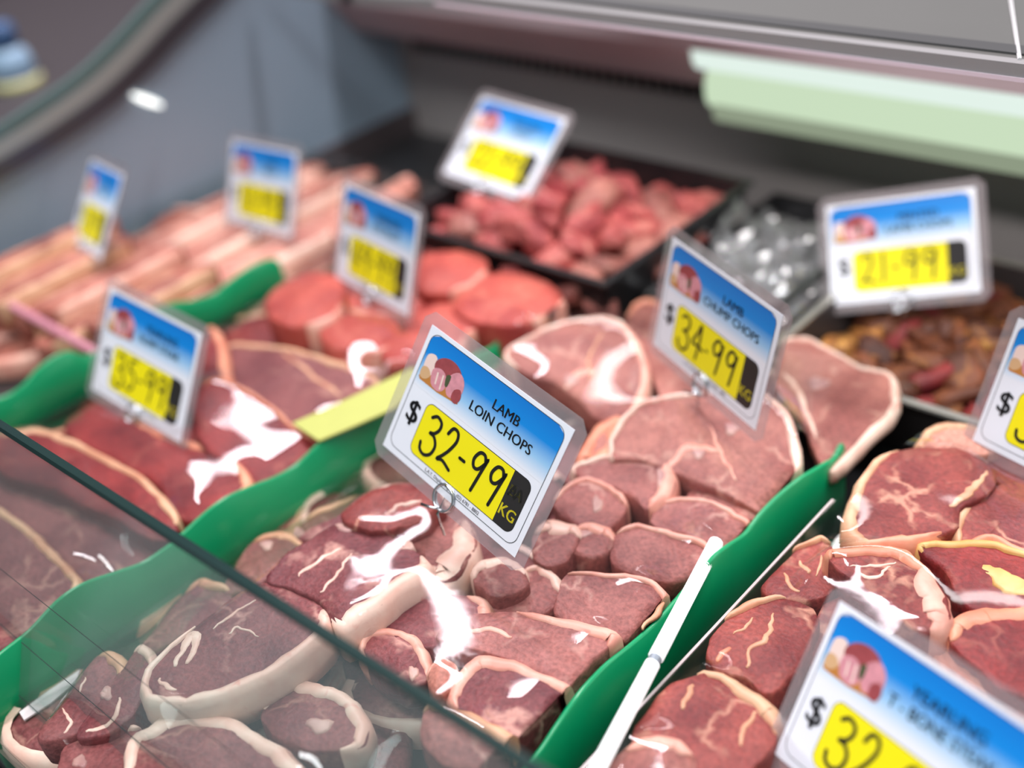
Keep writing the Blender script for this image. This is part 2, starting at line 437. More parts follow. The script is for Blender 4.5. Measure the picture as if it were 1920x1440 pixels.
# ------------------------------------------------------------------ trays
def tray(name, label, x0, x1, y0, y1, zf, zr, mat, wall_mat=None, wall=0.003, rimw=0.006, rim_mat=None, flare=0.012):
    root = empty(name, W((x0 + x1) / 2, (y0 + y1) / 2, zf)); tag(root, label, 'tray')
    O = root.location
    mb = MB(); mb.box(W(x0 + flare, y0 + flare, zf), W(x1 - flare, y1 - flare, zf + 0.002)); mb.build('base', mat, root, O)
    A = [(x0 + flare, y0 + flare), (x1 - flare, y0 + flare), (x1 - flare, y1 - flare), (x0 + flare, y1 - flare)]
    B = [(x0, y0), (x1, y0), (x1, y1), (x0, y1)]
    for i in range(4):
        j = (i + 1) % 4
        mb = MB(); p = [W(A[i][0], A[i][1], zf), W(A[j][0], A[j][1], zf), W(B[j][0], B[j][1], zr), W(B[i][0], B[i][1], zr)]
        nrm = (p[1] - p[0]).cross(p[2] - p[0]).normalized() * wall
        mb.prism(p, nrm); mb.build('side_wall', wall_mat or mat, root, O)
    mb = MB()
    C = [(x0 - rimw, y0 - rimw), (x1 + rimw, y0 - rimw), (x1 + rimw, y1 + rimw), (x0 - rimw, y1 + rimw)]
    for i in range(4):
        j = (i + 1) % 4
        mb.prism([W(*B[i], zr), W(*B[j], zr), W(*C[j], zr), W(*C[i], zr)], (0, 0, 0.002))
    mb.build('rim', rim_mat or wall_mat or mat, root, O)
    return root
CLEAR = clear_mat('clear_acrylic', (0.93, 0.96, 0.95, 1), 0.05, 0.04)
tray('meat_tray', 'dark tray full of lamb loin and chump chops', -0.515, -0.272, 0.090, 0.610, ZT, -0.448, TRAYMAT, CLEAR)
tray('meat_tray', 'dark tray full of steaks on the right beside the ribbed reflection', -0.228, 0.12, 0.110, 0.545, ZT, -0.448, TRAYMAT, CLEAR)
tray('meat_tray', 'dark tray of rump and fillet steaks between two green dividers', -0.756, -0.537, 0.100, 0.600, ZT, -0.448, TRAYMAT, CLEAR)
tray('meat_tray', 'tray of pale ribs and belly by the grey end panel', -1.015, -0.780, 0.230, 0.70, ZT, -0.448, TRAYMAT, CLEAR)
tray('black_tray', 'black tray heaped with diced red meat at the back', -0.708, -0.486, 0.576, 0.765, ZT, -0.411, BLACK)
tray('black_tray', 'black tray with crumpled clear film behind the chump chops', -0.476, -0.384, 0.640, 0.800, ZT, -0.436, BLACK)
tray('steel_tray', 'steel tray of brown marinated meat behind the steaks', -0.365, 0.10, 0.603, 0.800, -0.498, -0.450, TRAYMAT, rim_mat=plain('rim_steel', srgb(200, 198, 190), 0.25, 0.7))

# ------------------------------------------------------------------ green dividers
GREEN = plain('green_plastic', srgb(0, 146, 92), 0.32, spec=0.5, noise_amt=0.05, scale=40)
def divider(label, X, top_px, zb, th=0.0030):
    tp = [on_x(x, y, X) for x, y in catmull(top_px, 4, False)]
    n = len(tp); mb = MB(); vs_ = []; fs = []
    # section: bottom front, top front, rounded crest, top back, bottom back; bowed a little sideways
    for i, p in enumerate(tp):
        bow = 0.002 * math.sin(p.y * 55)
        h = max(p.z - (zb + ZC), 0.004)
        for dx, dz in ((th / 2, -h), (th / 2 + 0.001, -h * 0.5), (th / 2, -0.0012), (0, 0), (-th / 2, -0.0012), (-th / 2, -h)):
            vs_.append((p.x + dx + bow * (1 + dz / h), p.y, p.z + dz))
    for i in range(n - 1):
        for j in range(6):
            fs.append((i * 6 + j, i * 6 + (j + 1) % 6, (i + 1) * 6 + (j + 1) % 6, (i + 1) * 6 + j))
    fs.append(tuple(range(5, -1, -1))); fs.append(tuple((n - 1) * 6 + j for j in range(6)))
    mb.add(vs_, fs)
    o = mb.build('green_divider', GREEN, None, Vector((X, tp[0].y, zb + ZC)), True)
    tag(o, label, 'divider', 'wavy green plastic dividers'); return o
G3 = [(940, 1500), (975, 1450), (1010, 1400), (1040, 1350), (1080, 1295), (1130, 1250), (1185, 1212), (1225, 1175), (1260, 1130), (1300, 1075), (1330, 1040), (1365, 1018), (1400, 1000), (1430, 965), (1465, 925), (1500, 890), (1540, 865), (1560, 856), (1574, 836), (1581, 832), (1582, 850)]
G2 = [(-70, 1290), (-40, 1265), (0, 1222), (50, 1178), (100, 1124), (150, 1093), (217, 1073), (267, 1057), (307, 1030), (333, 1007), (377, 961), (417, 930), (467, 910), (520, 893), (560, 870), (600, 830), (640, 798), (683, 777), (733, 767), (790, 740), (850, 690), (890, 660), (915, 650), (930, 638), (941, 640)]
G1 = [(-60, 770), (-30, 752), (0, 743), (33, 725), (67, 690), (100, 668), (133, 659), (167, 666), (210, 640), (260, 590), (320, 567), (360, 563), (400, 551), (427, 530), (460, 503), (487, 488), (513, 484), (524, 498)]
divider('wavy green divider between the loin chops and the right-hand steaks', -0.2640, G3, -0.498)
divider('long wavy green divider between the rump steaks and loin chops', -0.5260, G2, -0.498)
divider('wavy green divider between the pale ribs and the rump steaks', -0.7680, G1, -0.458)

# clear dividers
def pane(name, label, cat, pts, d, mat):
    mb = MB(); mb.prism(pts, d); return tag(mb.build(name, mat, None, pts[0]), label, cat)
p1, p2 = on_z(1562, 938, -0.425), on_z(1100, 1440, -0.425); xd = -0.240
pane('clear_divider', 'clear acrylic divider standing beside the right green divider', 'divider',
     [Vector((xd, 0.13, ZT + ZC)), Vector((xd, p1.y, ZT + ZC)), Vector((xd, p1.y, ZC - 0.425)), Vector((xd, 0.13, ZC - 0.425))], (0.002, 0, 0), CLEAR)
EDGE = plain('acrylic_edge', srgb(176, 166, 164), 0.3)
for o in [x for x in col.objects if x.name.startswith('clear_divider')]:
    b = MB(); b.box((xd, 0.13, ZC - 0.4252), (xd + 0.0014, p1.y, ZC - 0.4243)); b.build('polished_edge', EDGE, o, o.location)
pane('clear_divider', 'greenish clear divider standing under the left green divider', 'divider',
     [W(-0.764, 0.24, ZT), W(-0.764, 0.505, ZT), W(-0.764, 0.505, -0.446), W(-0.764, 0.24, -0.446)], (0.002, 0, 0), clear_mat('green_acrylic', (0.62, 0.78, 0.70, 1), 0.06, 0.1, milky=0.15, milky_col=srgb(110, 150, 130)))
# pink tray edge at far left
q1, q2 = on_z(-60, 527, -0.425), on_z(186, 664, -0.425)
b = MB(); b.tube([q1, q2], 0.0034, 6)
tag(b.build('pink_edge_strip', plain('pink_edge', srgb(206, 140, 156), 0.25, emit=0.0), None, q1), 'thin pink edging strip beside the ribs at the left', 'strip')
# yellow-green strip
yp = [on_z(x, y, -0.4165) for x, y in [(548, 793), (620, 762), (700, 724), (775, 688), (790, 712), (740, 765), (660, 800), (598, 826)]]
b = MB(); b.prism(yp, (0, 0, -0.0012))
tag(b.build('yellow_strip', plain('yellow_green', srgb(168, 174, 84), 0.45, noise_amt=0.06), None, yp[0]), 'flat yellow-green plastic strip behind the loin chop card', 'strip')
# white sheet under the divider near the front left
wp = [on_z(x, y, -0.447) for x, y in [(36, 1335), (90, 1295), (150, 1255), (140, 1280), (95, 1318), (45, 1350)]]
b = MB(); b.prism(wp, (0, 0, -0.001))
tag(b.build('white_slip', plain('slip_white', srgb(214, 204, 204), 0.5), None, wp[0]), 'narrow white slip at the foot of the long green divider', 'slip')

# lamp's reflection in the glass, built as a glowing white ribbed bar
ra, rb = on_z(1343, 1016, -0.4195), on_z(1090, 1500, -0.405)
reflection_bar = empty('ribbed_reflection', ra); tag(reflection_bar, 'thin bright white ribbed reflection of a lamp across the right green divider', 'reflection_bar')
REFLECTION_MAT = plain('reflection_white', (0.95, 0.96, 0.96, 1), 0.3, emit=0.75)  # emission imitates the brightness of the reflected lamp
def ribbed(a, b_, r, name, mat):
    mb = MB(); L_ = (b_ - a).length; n_ = int(L_ / 0.00075); pts = [a.lerp(b_, i / n_) for i in range(n_ + 1)]
    mb.tube(pts, [r * (1.0 if i % 2 else 0.74) for i in range(n_ + 1)], 12); mb.build(name, mat, reflection_bar, ra, False)
rm = ra.lerp(rb, 0.515); rm2 = ra.lerp(rb, 0.535)
ribbed(ra, rm, 0.0039, 'reflection_section', REFLECTION_MAT)
ribbed(rm2, rb, 0.0037, 'reflection_section', REFLECTION_MAT)
mb = MB(); mb.tube([rm, rm2], 0.0032, 12); mb.build('reflection_joint', plain('reflection_joint_grey', srgb(150, 160, 170), 0.3, 0.3), reflection_bar, ra)

# front glass pane, leaning, with polished green edge
g0 = (YF + 0.004, ZD + 0.001); g1 = (0.232 * 0.72 / 0.44 * 0.44, -0.44 * 0.72)
GLASS = clear_mat('front_glass', (0.90, 0.95, 0.94, 1), 0.06, 0.03, 1.5, milky=0.06, milky_col=(0.75, 0.85, 0.85, 1))
gd = Vector((0, g1[0] - g0[0], g1[1] - g0[1])).normalized(); gn = Vector((0, gd.z, -gd.y)) * 0.005
pg = [W(XE + 0.01, *g0), W(0.15, *g0), W(0.15, *g1), W(XE + 0.01, *g1)]
fg = pane('front_glass', 'low leaning clear glass pane along the front of the case', 'glass pane', pg, gn, GLASS)
b = MB(); p = [W(XE + 0.01, *g1), W(0.15, *g1)]
b.prism([p[0] - gn * 0.05, p[1] - gn * 0.05, p[1] + gn * 1.05, p[0] + gn * 1.05], gd * 0.0024)
b.build('polished_edge', plain('glass_edge_dark', srgb(30, 52, 50), 0.2), fg, fg.location)
for k in range(4):
    t_ = 0.14 + 0.16 * k
    q = Vector((0, g0[0], g0[1])).lerp(Vector((0, g1[0], g1[1])), t_)
    b = MB(); b.tube([W(XE + 0.02, q.y, q.z), W(0.14, q.y, q.z)], 0.00022, 4); b.build('heating_wire', plain('wire_dark', srgb(40, 50, 50), 0.5), fg, fg.location)
# black ribbed grille in front of the trays
gr = empty('air_grille', W(-0.4, YF + 0.012, ZD)); tag(gr, 'black ribbed air grille at the front corner of the deck', 'grille')
for k in range(6):
    b = MB(); b.box(W(-0.95, YF + 0.0015 + k * 0.0040, ZD), W(0.1, YF + 0.0035 + k * 0.0040, ZD + 0.012)); b.build('grille_rib', BLACK, gr, gr.location)

# ------------------------------------------------------------------ meat
XLIM = {'lamb loin chops': (-0.5225, -0.2690), 'lamb chump chops': (-0.5225, -0.2685), 'steaks in the right tray': (-0.2365, 9), 'rump steaks': (-0.765, -0.5295), 'fillet steaks': (-0.765, -0.50), 'ribs and belly strips': (-1.02, -0.772)}
MEAT_GEO = []      # (verts, faces) for the film wrap
def meat(name, label, outline, dz=0.0, th=20, lean='loin', fat=(), fatm='white', seams=(), bones=(), tilt=(0, 0), group=None, cat='chop', dome=0.0012, rough=1.0):
    xlim = XLIM.get(group, (-9, 9))
    def clampx_(q, m_=0.0):
        if group == 'lamb chump chops' and q.y > 0.495: return q
        q.x = min(max(q.x, xlim[0] - m_), xlim[1] + m_); return q
    n_in = len(outline); per = max(3, int(round(60 / n_in)))
    pts = catmull(outline, per, True); N = len(pts)
    cx = sum(p[0] for p in outline) / n_in; cy = sum(p[1] for p in outline) / n_in
    C = on_z(cx, cy, ZM + dz)
    nrm = Vector((tilt[0], tilt[1], 1)).normalized()
    camp = Vector((0, 0, ZC))
    def onp(px, py, off=0.0):
        r = ray(px, py); t = (C + nrm * off - camp).dot(nrm) / r.dot(nrm); return camp + r * t
    P = [onp(x, y) for x, y in pts]
    cen = sum(P, Vector()) / N
    _s = random.uniform(0, 99)
    P = [p + (p - cen).normalized() * (noise.noise(Vector((p.x * 75 + _s, p.y * 75, 3))) * 0.0022 + noise.noise(Vector((p.x * 190, p.y * 190 + _s, 7))) * 0.0010) * rough for p in P]
    T = th / 1000.0
    sd = random.uniform(0, 50)
    def nz(p, s, a): return noise.noise(Vector((p.x * s + sd, p.y * s, p.z * s))) * a
    down = -nrm
    verts = []; faces = []
    rings = [(0.90, -1.0), (0.985, -0.86), (1.0, -0.5), (1.0, -0.10), (0.99, -0.02), (0.955, 0.0), (0.74, 0), (0.5, 0), (0.25, 0)]
    for fr, h in rings:
        for p in P:
            q = cen + (p - cen) * fr
            q = q + nrm * (h * T)
            if h >= 0:
                q = q + nrm * (dome * (1 - fr * fr) + nz(q, 42, 0.0016 * rough) + nz(q, 120, 0.0006 * rough))
            else:
                q = q + nrm * nz(q, 60, 0.0008 * rough) + (p - cen).normalized() * nz(q, 80, 0.0010 * rough)
            verts.append(clampx_(q))
    verts.append(cen + nrm * (dome + 0.0003)); top = len(verts) - 1
    verts.append(cen + down * T); bot = len(verts) - 1
    R_ = len(rings)
    for i in range(R_ - 1):
        for j in range(N):
            k = (j + 1) % N
            faces.append((i * N + j, i * N + k, (i + 1) * N + k, (i + 1) * N + j))
    for j in range(N):
        k = (j + 1) % N
        faces.append(((R_ - 1) * N + j, (R_ - 1) * N + k, top)); faces.append((k, j, bot))
    org = cen + down * T
    o = mesh_obj(name, verts, faces, LEAN[lean], None, org)
    tag(o, label, cat, group)
    MEAT_GEO.append((verts, faces))
    # outline normals, pointing inwards in the plane
    inn = []
    area2 = sum((P[i] - cen).cross(P[(i + 1) % N] - cen).dot(nrm) for i in range(N))
    sgn = 1 if area2 > 0 else -1
    for i in range(N):
        t = (P[(i + 1) % N] - P[(i - 1) % N]).normalized()
        inn.append(nrm.cross(t) * sgn)
    for fspec in fat:
        i0, i1, w = fspec[:3]; fm = fspec[3] if len(fspec) > 3 else fatm
        a = int(round(i0 * per)); bnd = int(round(i1 * per)); cnt = bnd - a
        if cnt < 3: continue
        vs_ = []; fs = []; sec_n = 8
        ws = w if isinstance(w, (list, tuple)) else [w * 0.55, w, w, w * 0.55]
        for s in range(cnt + 1):
            t = s / cnt; idx = (a + s) % N; p = P[idx]; d = inn[idx]
            x = t * (len(ws) - 1); k = min(int(x), len(ws) - 2); wm = (ws[k] * (1 - (x - k)) + ws[k + 1] * (x - k)) / 1000.0
            e = min(1.0, min(t, 1 - t) * 9 + 0.12)       # taper at the ends
            wm = wm * (0.35 + 0.65 * e); wob = 1 + nz(p, 95, 0.28); wm *= wob; pr = 0.0016 * e + nz(p, 70, 0.0006)
            for (din, hh_) in ((wm * 0.55, -T * 0.97), (-0.0002, -T * 0.97), (-0.0018 * e, -T * 0.55), (-0.0013 * e, -T * 0.14), (wm * 0.12, pr * 0.75), (wm * 0.5, pr + 0.0006), (wm * 0.88, pr * 0.6), (wm, -0.003)):
                vs_.append(clampx_(p + d * din + nrm * hh_, 0.0009))
        for s in range(cnt):
            for j in range(sec_n):
                k = (j + 1) % sec_n
                fs.append((s * sec_n + j, s * sec_n + k, (s + 1) * sec_n + k, (s + 1) * sec_n + j))
        fs.append(tuple(range(sec_n - 1, -1, -1))); fs.append(tuple(cnt * sec_n + j for j in range(sec_n)))
        mesh_obj('fat_rim', vs_, fs, FAT[fm], o, org)
        MEAT_GEO.append((vs_, fs))
    own = BVHTree.FromPolygons([tuple(v_) for v_ in verts], faces) if (seams or bones) else None
    def surf(q):
        h_ = own.ray_cast(q + nrm * 0.03, -nrm, 0.06)
        return h_[0] if h_[0] is not None else q
    for sspec in seams:
        sp_, w = sspec[:2]; fm = sspec[2] if len(sspec) > 2 else fatm
        c_ = [surf(onp(x, y, dome * 0.6)) for x, y in catmull(sp_, 6, False)]
        m_ = len(c_)
        for i in range(1, m_ - 1): c_[i] = c_[i] + (nrm.cross((c_[i + 1] - c_[i - 1]).normalized())) * nz(c_[i], 210, 0.0022)
        vs_ = []; fs = []
        for i, p in enumerate(c_):
            t = (c_[min(i + 1, m_ - 1)] - c_[max(i - 1, 0)]).normalized(); d = nrm.cross(t)
            wm = w / 2000.0 * (0.18 + 0.82 * math.sin(math.pi * min(1, max(0, (i + 0.4) / m_))) ** 0.8) * (1 + nz(p, 150, 0.6))
            for din, hh_ in ((-wm, -0.0010), (-wm * 0.6, 0.0005), (wm * 0.6, 0.0005), (wm, -0.0010)):
                vs_.append(p + d * din + nrm * hh_)
        for i in range(m_ - 1):
            for j in range(3):
                fs.append((i * 4 + j, i * 4 + j + 1, (i + 1) * 4 + j + 1, (i + 1) * 4 + j))
            fs.append((i * 4 + 3, i * 4, (i + 1) * 4, (i + 1) * 4 + 3))
        fs.append((3, 2, 1, 0)); fs.append(tuple((m_ - 1) * 4 + j for j in range(4)))
        mesh_obj('fat_seam', vs_, fs, FAT[fm], o, org)
    for (bx_, by_, rx, ry) in bones:
        vs_ = []; fs = []; k = 14
        for fr, h in ((1.15, -0.003), (1.0, 0.0004), (0.65, 0.0009)):
            for j in range(k):
                a = 2 * math.pi * j / k; f2 = fr * (1 + 0.18 * math.sin(3 * a + bx_) + 0.10 * math.sin(5 * a + by_))
                vs_.append(surf(onp(bx_ + rx * f2 * math.cos(a), by_ + ry * f2 * math.sin(a), dome * 0.5)) + nrm * h)
        vs_.append(surf(onp(bx_, by_, dome * 0.5)) + nrm * 0.0004)
        for i in range(2):
            for j in range(k): fs.append((i * k + j, i * k + (j + 1) % k, (i + 1) * k + (j + 1) % k, (i + 1) * k + j))
        for j in range(k): fs.append((2 * k + j, 2 * k + (j + 1) % k, 3 * k))
        mesh_obj('bone', vs_, fs, BONE, o, org)
    return o

LC, LG = 'lamb_loin_chop', 'lamb loin chops'
# --- lamb loin chops (centre tray), front ones lie on top
meat(LC, 'large loin chop with thick white fat rim, front of the pile',
     [(262, 1285), (285, 1245), (330, 1200), (400, 1148), (465, 1100), (505, 1090), (550, 1106), (595, 1130), (622, 1152), (612, 1185), (560, 1232), (480, 1282), (400, 1313), (330, 1325), (285, 1314)],
     0.016, 23, 'dark', fat=[(7.6, 13.0, [10, 6, 7, 7, 6]), (12.5, 17.6, [6, 5, 4.5, 3.5])], seams=[([(328, 1250), (345, 1215), (360, 1190), (368, 1215), (350, 1245)], 7), ([(400, 1180), (440, 1150), (480, 1125)], 2), ([(430, 1190), (450, 1175), (485, 1195)], 1.5), ([(300, 1270), (315, 1285), (330, 1290)], 3)], group=LG)
meat(LC, 'loin chop with rough bony top behind the large front chop',
     [(502, 1088), (522, 1050), (560, 1020), (600, 996), (640, 978), (700, 993), (745, 1010), (775, 1030), (803, 1052), (806, 1068), (760, 1102), (700, 1142), (640, 1180), (600, 1132), (548, 1102)],
     0.018, 24, 'dark', fat=[(7.4, 12.4, [5, 8, 9, 10, 9])], bones=[(650, 988, 20, 9), (760, 1022, 16, 8)], seams=[([(560, 1080), (600, 1050), (640, 1030)], 3), ([(600, 1110), (630, 1080), (660, 1040)], 2.5)], group=LG)
meat(LC, 'loin chop with broad white fat edge under the loin chop card',
     [(690, 940), (740, 918), (800, 938), (850, 955), (884, 990), (893, 1028), (855, 1080), (805, 1090), (792, 1045), (745, 1005), (700, 992)],
     0.010, 24, 'loin', fat=[(3.6, 7.6, [8, 17, 20, 14])], group=LG)
meat(LC, 'dark loin chop face tucked below the rough bony chop',
     [(720, 1170), (760, 1132), (820, 1108), (875, 1118), (920, 1130), (912, 1172), (860, 1205), (790, 1212), (745, 1200)],
     0.004, 20, 'dark', fat=[(3.0, 5.6, [4, 8, 4], 'pink')], group=LG)
meat(LC, 'glossy loin chop in the middle of the pile under the bright glare',
     [(820, 1190), (870, 1152), (940, 1148), (1000, 1150), (1060, 1160), (1112, 1172), (1160, 1186), (1150, 1208), (1108, 1235), (1090, 1268), (1060, 1290), (1015, 1268), (960, 1238), (895, 1218)],
     0.008, 20, 'loin', fat=[(2.6, 7.3, [3, 7, 8, 9, 5], 'pink')], seams=[([(860, 1190), (910, 1180), (960, 1195)], 4, 'pink')], group=LG)
meat(LC, 'round-eyed loin chop with curved fat at the bottom by the divider',
     [(843, 1300), (862, 1254), (900, 1232), (955, 1236), (1005, 1256), (1058, 1280), (1085, 1300), (1068, 1332), (1040, 1378), (990, 1400), (930, 1386), (885, 1356), (855, 1330)],
     0.008, 21, 'dark', fat=[(-1.0, 6.7, [4, 8, 9, 8, 7, 5], 'pink')], seams=[([(870, 1340), (890, 1358), (905, 1368)], 3, 'pink')], group=LG)
meat(LC, 'small loin chop with curved fat below the thick white fat',
     [(672, 1210), (702, 1182), (760, 1184), (795, 1214), (806, 1258), (792, 1284), (742, 1280), (698, 1256)],
     0.004, 18, 'dark', fat=[(-0.6, 4.4, [3, 5, 6, 4], 'pink')], bones=[(775, 1262, 10, 12)], group=LG)
meat(LC, 'loin chop with brown fat strip at the bottom behind the glass edge',
     [(800, 1322), (852, 1326), (912, 1350), (968, 1380), (990, 1402), (960, 1430), (900, 1450), (820, 1430), (786, 1376)],
     0.012, 18, 'loin', fat=[(-0.3, 4.4, [4, 7, 8, 6], 'tan')], group=LG)
meat(LC, 'frontmost loin chop with pale fat arch cut by the frame',
     [(228, 1440), (244, 1388), (290, 1352), (352, 1336), (432, 1346), (502, 1386), (560, 1428), (575, 1490), (400, 1520), (250, 1500)],
     0.006, 21, 'purple', fat=[(-0.7, 6.9, [5, 8, 10, 9, 10, 7])], group=LG)
meat(LC, 'loin chop with pale fat hoop right of the frontmost chop',
     [(488, 1336), (536, 1280), (610, 1284), (665, 1312), (692, 1360), (676, 1398), (604, 1412), (535, 1392), (500, 1366)],
     0.000, 19, 'purple', fat=[(0.2, 5.6, [4, 9, 8, 9, 6])], bones=[(600, 1362, 24, 14)], group=LG)
meat(LC, 'loin chop standing at the front end beside the white slip',
     [(74, 1372), (112, 1326), (150, 1268), (184, 1228), (216, 1224), (240, 1250), (220, 1304), (176, 1352), (130, 1382), (86, 1390)],
     0.000, 20, 'purple', fat=[(3.0, 5.6, [3, 8, 3], 'tan')], seams=[([(118, 1330), (135, 1355), (120, 1375)], 2), ([(150, 1300), (160, 1270)], 2)], group=LG)
meat(LC, 'second standing loin chop left of the large front chop',
     [(142, 1376), (196, 1298), (232, 1250), (262, 1214), (288, 1226), (276, 1290), (262, 1330), (222, 1362), (176, 1384)],
     0.002, 20, 'dark', fat=[(2.6, 4.4, [3, 7, 3])], bones=[(200, 1300, 10, 13)], seams=[([(160, 1370), (205, 1355), (225, 1310)], 3)], group=LG)
meat(LC, 'loin chop lying under the frontmost fat arch at the left',
     [(120, 1400), (180, 1378), (240, 1360), (270, 1370), (240, 1400), (230, 1470), (150, 1490), (110, 1450)],
     -0.004, 20, 'purple', fat=[(0.6, 2.6, [3, 5, 3])], bones=[(150, 1428, 14, 12)], group=LG)
meat(LC, 'loin chop with tan corner against the long green divider',
     [(262, 1222), (300, 1166), (358, 1098), (398, 1088), (436, 1116), (404, 1154), (336, 1206)],
     -0.004, 20, 'purple', fat=[(1.8, 3.8, [3, 8, 4], 'tan')], group=LG)
meat(LC, 'loin chop with bony corner between green divider and rough chop',
     [(416, 1116), (450, 1044), (482, 1010), (532, 998), (566, 1020), (540, 1064), (480, 1098)],
     -0.004, 20, 'purple', fat=[(1.8, 4.2, [3, 8, 4], 'tan')], bones=[(500, 1022, 12, 9)], group=LG)
meat(LC, 'loin chop half hidden left of the loin chop card',
     [(552, 1010), (580, 966), (640, 940), (700, 926), (710, 960), (660, 986), (600, 1008)],
     -0.002, 20, 'dark', fat=[(0.8, 2.4, [3, 6, 3], 'tan')], bones=[(560, 998, 10, 9)], group=LG)
meat(LC, 'rough red loin piece just below the wire ring of the front card',
     [(640, 968), (680, 930), (740, 906), (800, 912), (830, 940), (800, 972), (740, 990), (680, 992)],
     0.022, 26, 'tbone', seams=[([(720, 965), (760, 945), (790, 940)], 4)], group=LG)
meat(LC, 'oval loin chop with thin fat rim touching the green divider',
     [(1040, 1118), (1060, 1082), (1110, 1072), (1172, 1077), (1232, 1094), (1256, 1126), (1246, 1156), (1200, 1192), (1150, 1200), (1088, 1184), (1046, 1154)],
     0.004, 20, 'loin', fat=[(1.2, 6.4, [2.5, 3.5, 4, 5, 4], 'pink')], seams=[([(1205, 1180), (1230, 1150), (1245, 1130)], 4, 'tan')], group=LG, tilt=(0.10, -0.12))
meat(LC, 'oval loin chop second up from the bottom right of the pile',
     [(1143, 1034), (1155, 1000), (1190, 985), (1242, 993), (1294, 1006), (1332, 1026), (1322, 1062), (1282, 1088), (1236, 1094), (1180, 1076), (1150, 1060)],
     0.002, 20, 'loin', fat=[(1.0, 5.4, [2.5, 4, 4, 4, 3], 'pink')], group=LG, tilt=(0.10, -0.12))
meat(LC, 'oval loin chop just below the wrapped chump chop',
     [(1216, 972), (1238, 942), (1292, 934), (1352, 950), (1404, 976), (1396, 1008), (1338, 1028), (1280, 1006), (1232, 990)],
     -0.002, 20, 'loin', fat=[(1.0, 4.6, [2.5, 4, 4, 3], 'pink')], group=LG, tilt=(0.08, -0.10))
meat(LC, 'wedge of loin meat beside the tip of the green divider',
     [(1286, 934), (1326, 906), (1386, 900), (1424, 936), (1410, 974), (1344, 956)],
     -0.006, 18, 'chump', fat=[(0.6, 2.2, [3, 6, 3], 'pink')], group=LG)
meat(LC, 'cut loin block with white end right of the front card',
     [(996, 1020), (1016, 978), (1062, 978), (1088, 1000), (1072, 1044), (1036, 1062), (1002, 1050)],
     0.006, 26, 'loin', fat=[(0.4, 3.2, [8, 16, 12, 6])], group=LG)
meat(LC, 'small square loin block with pale top left of the oval chops',
     [(1066, 1014), (1092, 982), (1138, 986), (1152, 1008), (1142, 1040), (1106, 1046), (1072, 1036)],
     0.004, 26, 'loin', fat=[(0.6, 3.2, [5, 10, 5], 'pink')], bones=[(1095, 1000, 14, 8)], group=LG)
meat(LC, 'loin chop with folded fat lip above the small square block',
     [(1036, 940), (1070, 906), (1110, 896), (1160, 922), (1176, 944), (1162, 976), (1122, 1004), (1086, 990), (1050, 968)],
     0.004, 24, 'loin', fat=[(0.0, 4.2, [3, 4, 4, 4], 'pink')], bones=[(1120, 946, 10, 16)], group=LG)
meat(LC, 'loin chop with thick bony side below the chump chop card',
     [(1072, 880), (1120, 859), (1180, 849), (1230, 851), (1256, 870), (1268, 908), (1250, 936), (1216, 954), (1190, 936), (1150, 914), (1100, 902)],
     0.002, 26, 'loin', fat=[(-0.3, 3.6, [2.5, 3.5, 3.5, 4], 'white'), (3.4, 7.0, [5, 10, 10, 4], 'pink')], bones=[(1240, 895, 9, 18)], group=LG)
meat(LC, 'bloody white-edged loin end below the corner of the front card',
     [(886, 1066), (928, 1046), (978, 1058), (990, 1092), (956, 1118), (908, 1112)],
     0.010, 22, 'loin', fat=[(-0.4, 2.6, [6, 9, 9, 6])], group=LG)
meat(LC, 'reddish loin end between the white-edged end and oval chop',
     [(904, 1118), (950, 1090), (1008, 1062), (1052, 1088), (1044, 1138), (984, 1156), (922, 1148)],
     0.002, 22, 'loin', fat=[(1.4, 3.6, [3, 7, 4], 'white')], group=LG)
meat('fat_trimming', 'round pinkish fat lump beside the round-eyed loin chop',
     [(800, 1268), (818, 1236), (848, 1240), (856, 1270), (842, 1300), (812, 1304)], 0.008, 18, 'belly', fat=[(0.0, 3.2, [6, 9, 6], 'pink')], cat='fat', dome=0.006)

# --- chump chops
CC, CG = 'lamb_chump_chop', 'lamb chump chops'
meat(CC, 'chump chop with pink fat side between the two lamb cards',
     [(944, 668), (1000, 626), (1070, 600), (1148, 596), (1184, 622), (1210, 672), (1214, 726), (1188, 778), (1150, 800), (1104, 772), (1056, 730), (996, 704)],
     0.008, 24, 'chump', fat=[(-0.6, 4.0, [3, 4, 4, 5]), (3.2, 7.4, [5, 6, 6, 5], 'pink')], seams=[([(1130, 625), (1105, 670), (1108, 720)], 2, 'tan'), ([(1060, 730), (1090, 700), (1120, 705)], 7, 'pink')], bones=[(1070, 715, 14, 11)], group=CG, tilt=(0.1, -0.12))
meat(CC, 'largest chump chop lying under the chump chop card',
     [(1142, 856), (1160, 792), (1200, 756), (1260, 742), (1330, 737), (1400, 735), (1450, 748), (1486, 792), (1503, 850), (1494, 905), (1440, 962), (1380, 936), (1300, 902), (1200, 862)],
     0.006, 26, 'chump', fat=[(-0.3, 9.2, [3, 4, 4, 4, 4, 5, 6, 5])], seams=[([(1250, 880), (1290, 840), (1350, 850)], 7, 'pink'), ([(1330, 800), (1350, 850), (1380, 900)], 3, 'pink')], bones=[(1372, 806, 14, 12), (1310, 852, 12, 9)], group=CG, tilt=(0.1, -0.1))
meat(CC, 'chump chop with white rim at the back right corner',
     [(1452, 704), (1468, 642), (1512, 634), (1562, 658), (1620, 690), (1668, 700), (1683, 730), (1670, 782), (1604, 850), (1562, 884), (1532, 858), (1506, 790), (1468, 744)],
     -0.012, 9, 'chump', fat=[(1.0, 9.2, [4, 4, 3, 4, 5, 5, 5])], seams=[([(1470, 700), (1500, 740), (1530, 820)], 5)], bones=[(1535, 720, 20, 11)], group=CG)
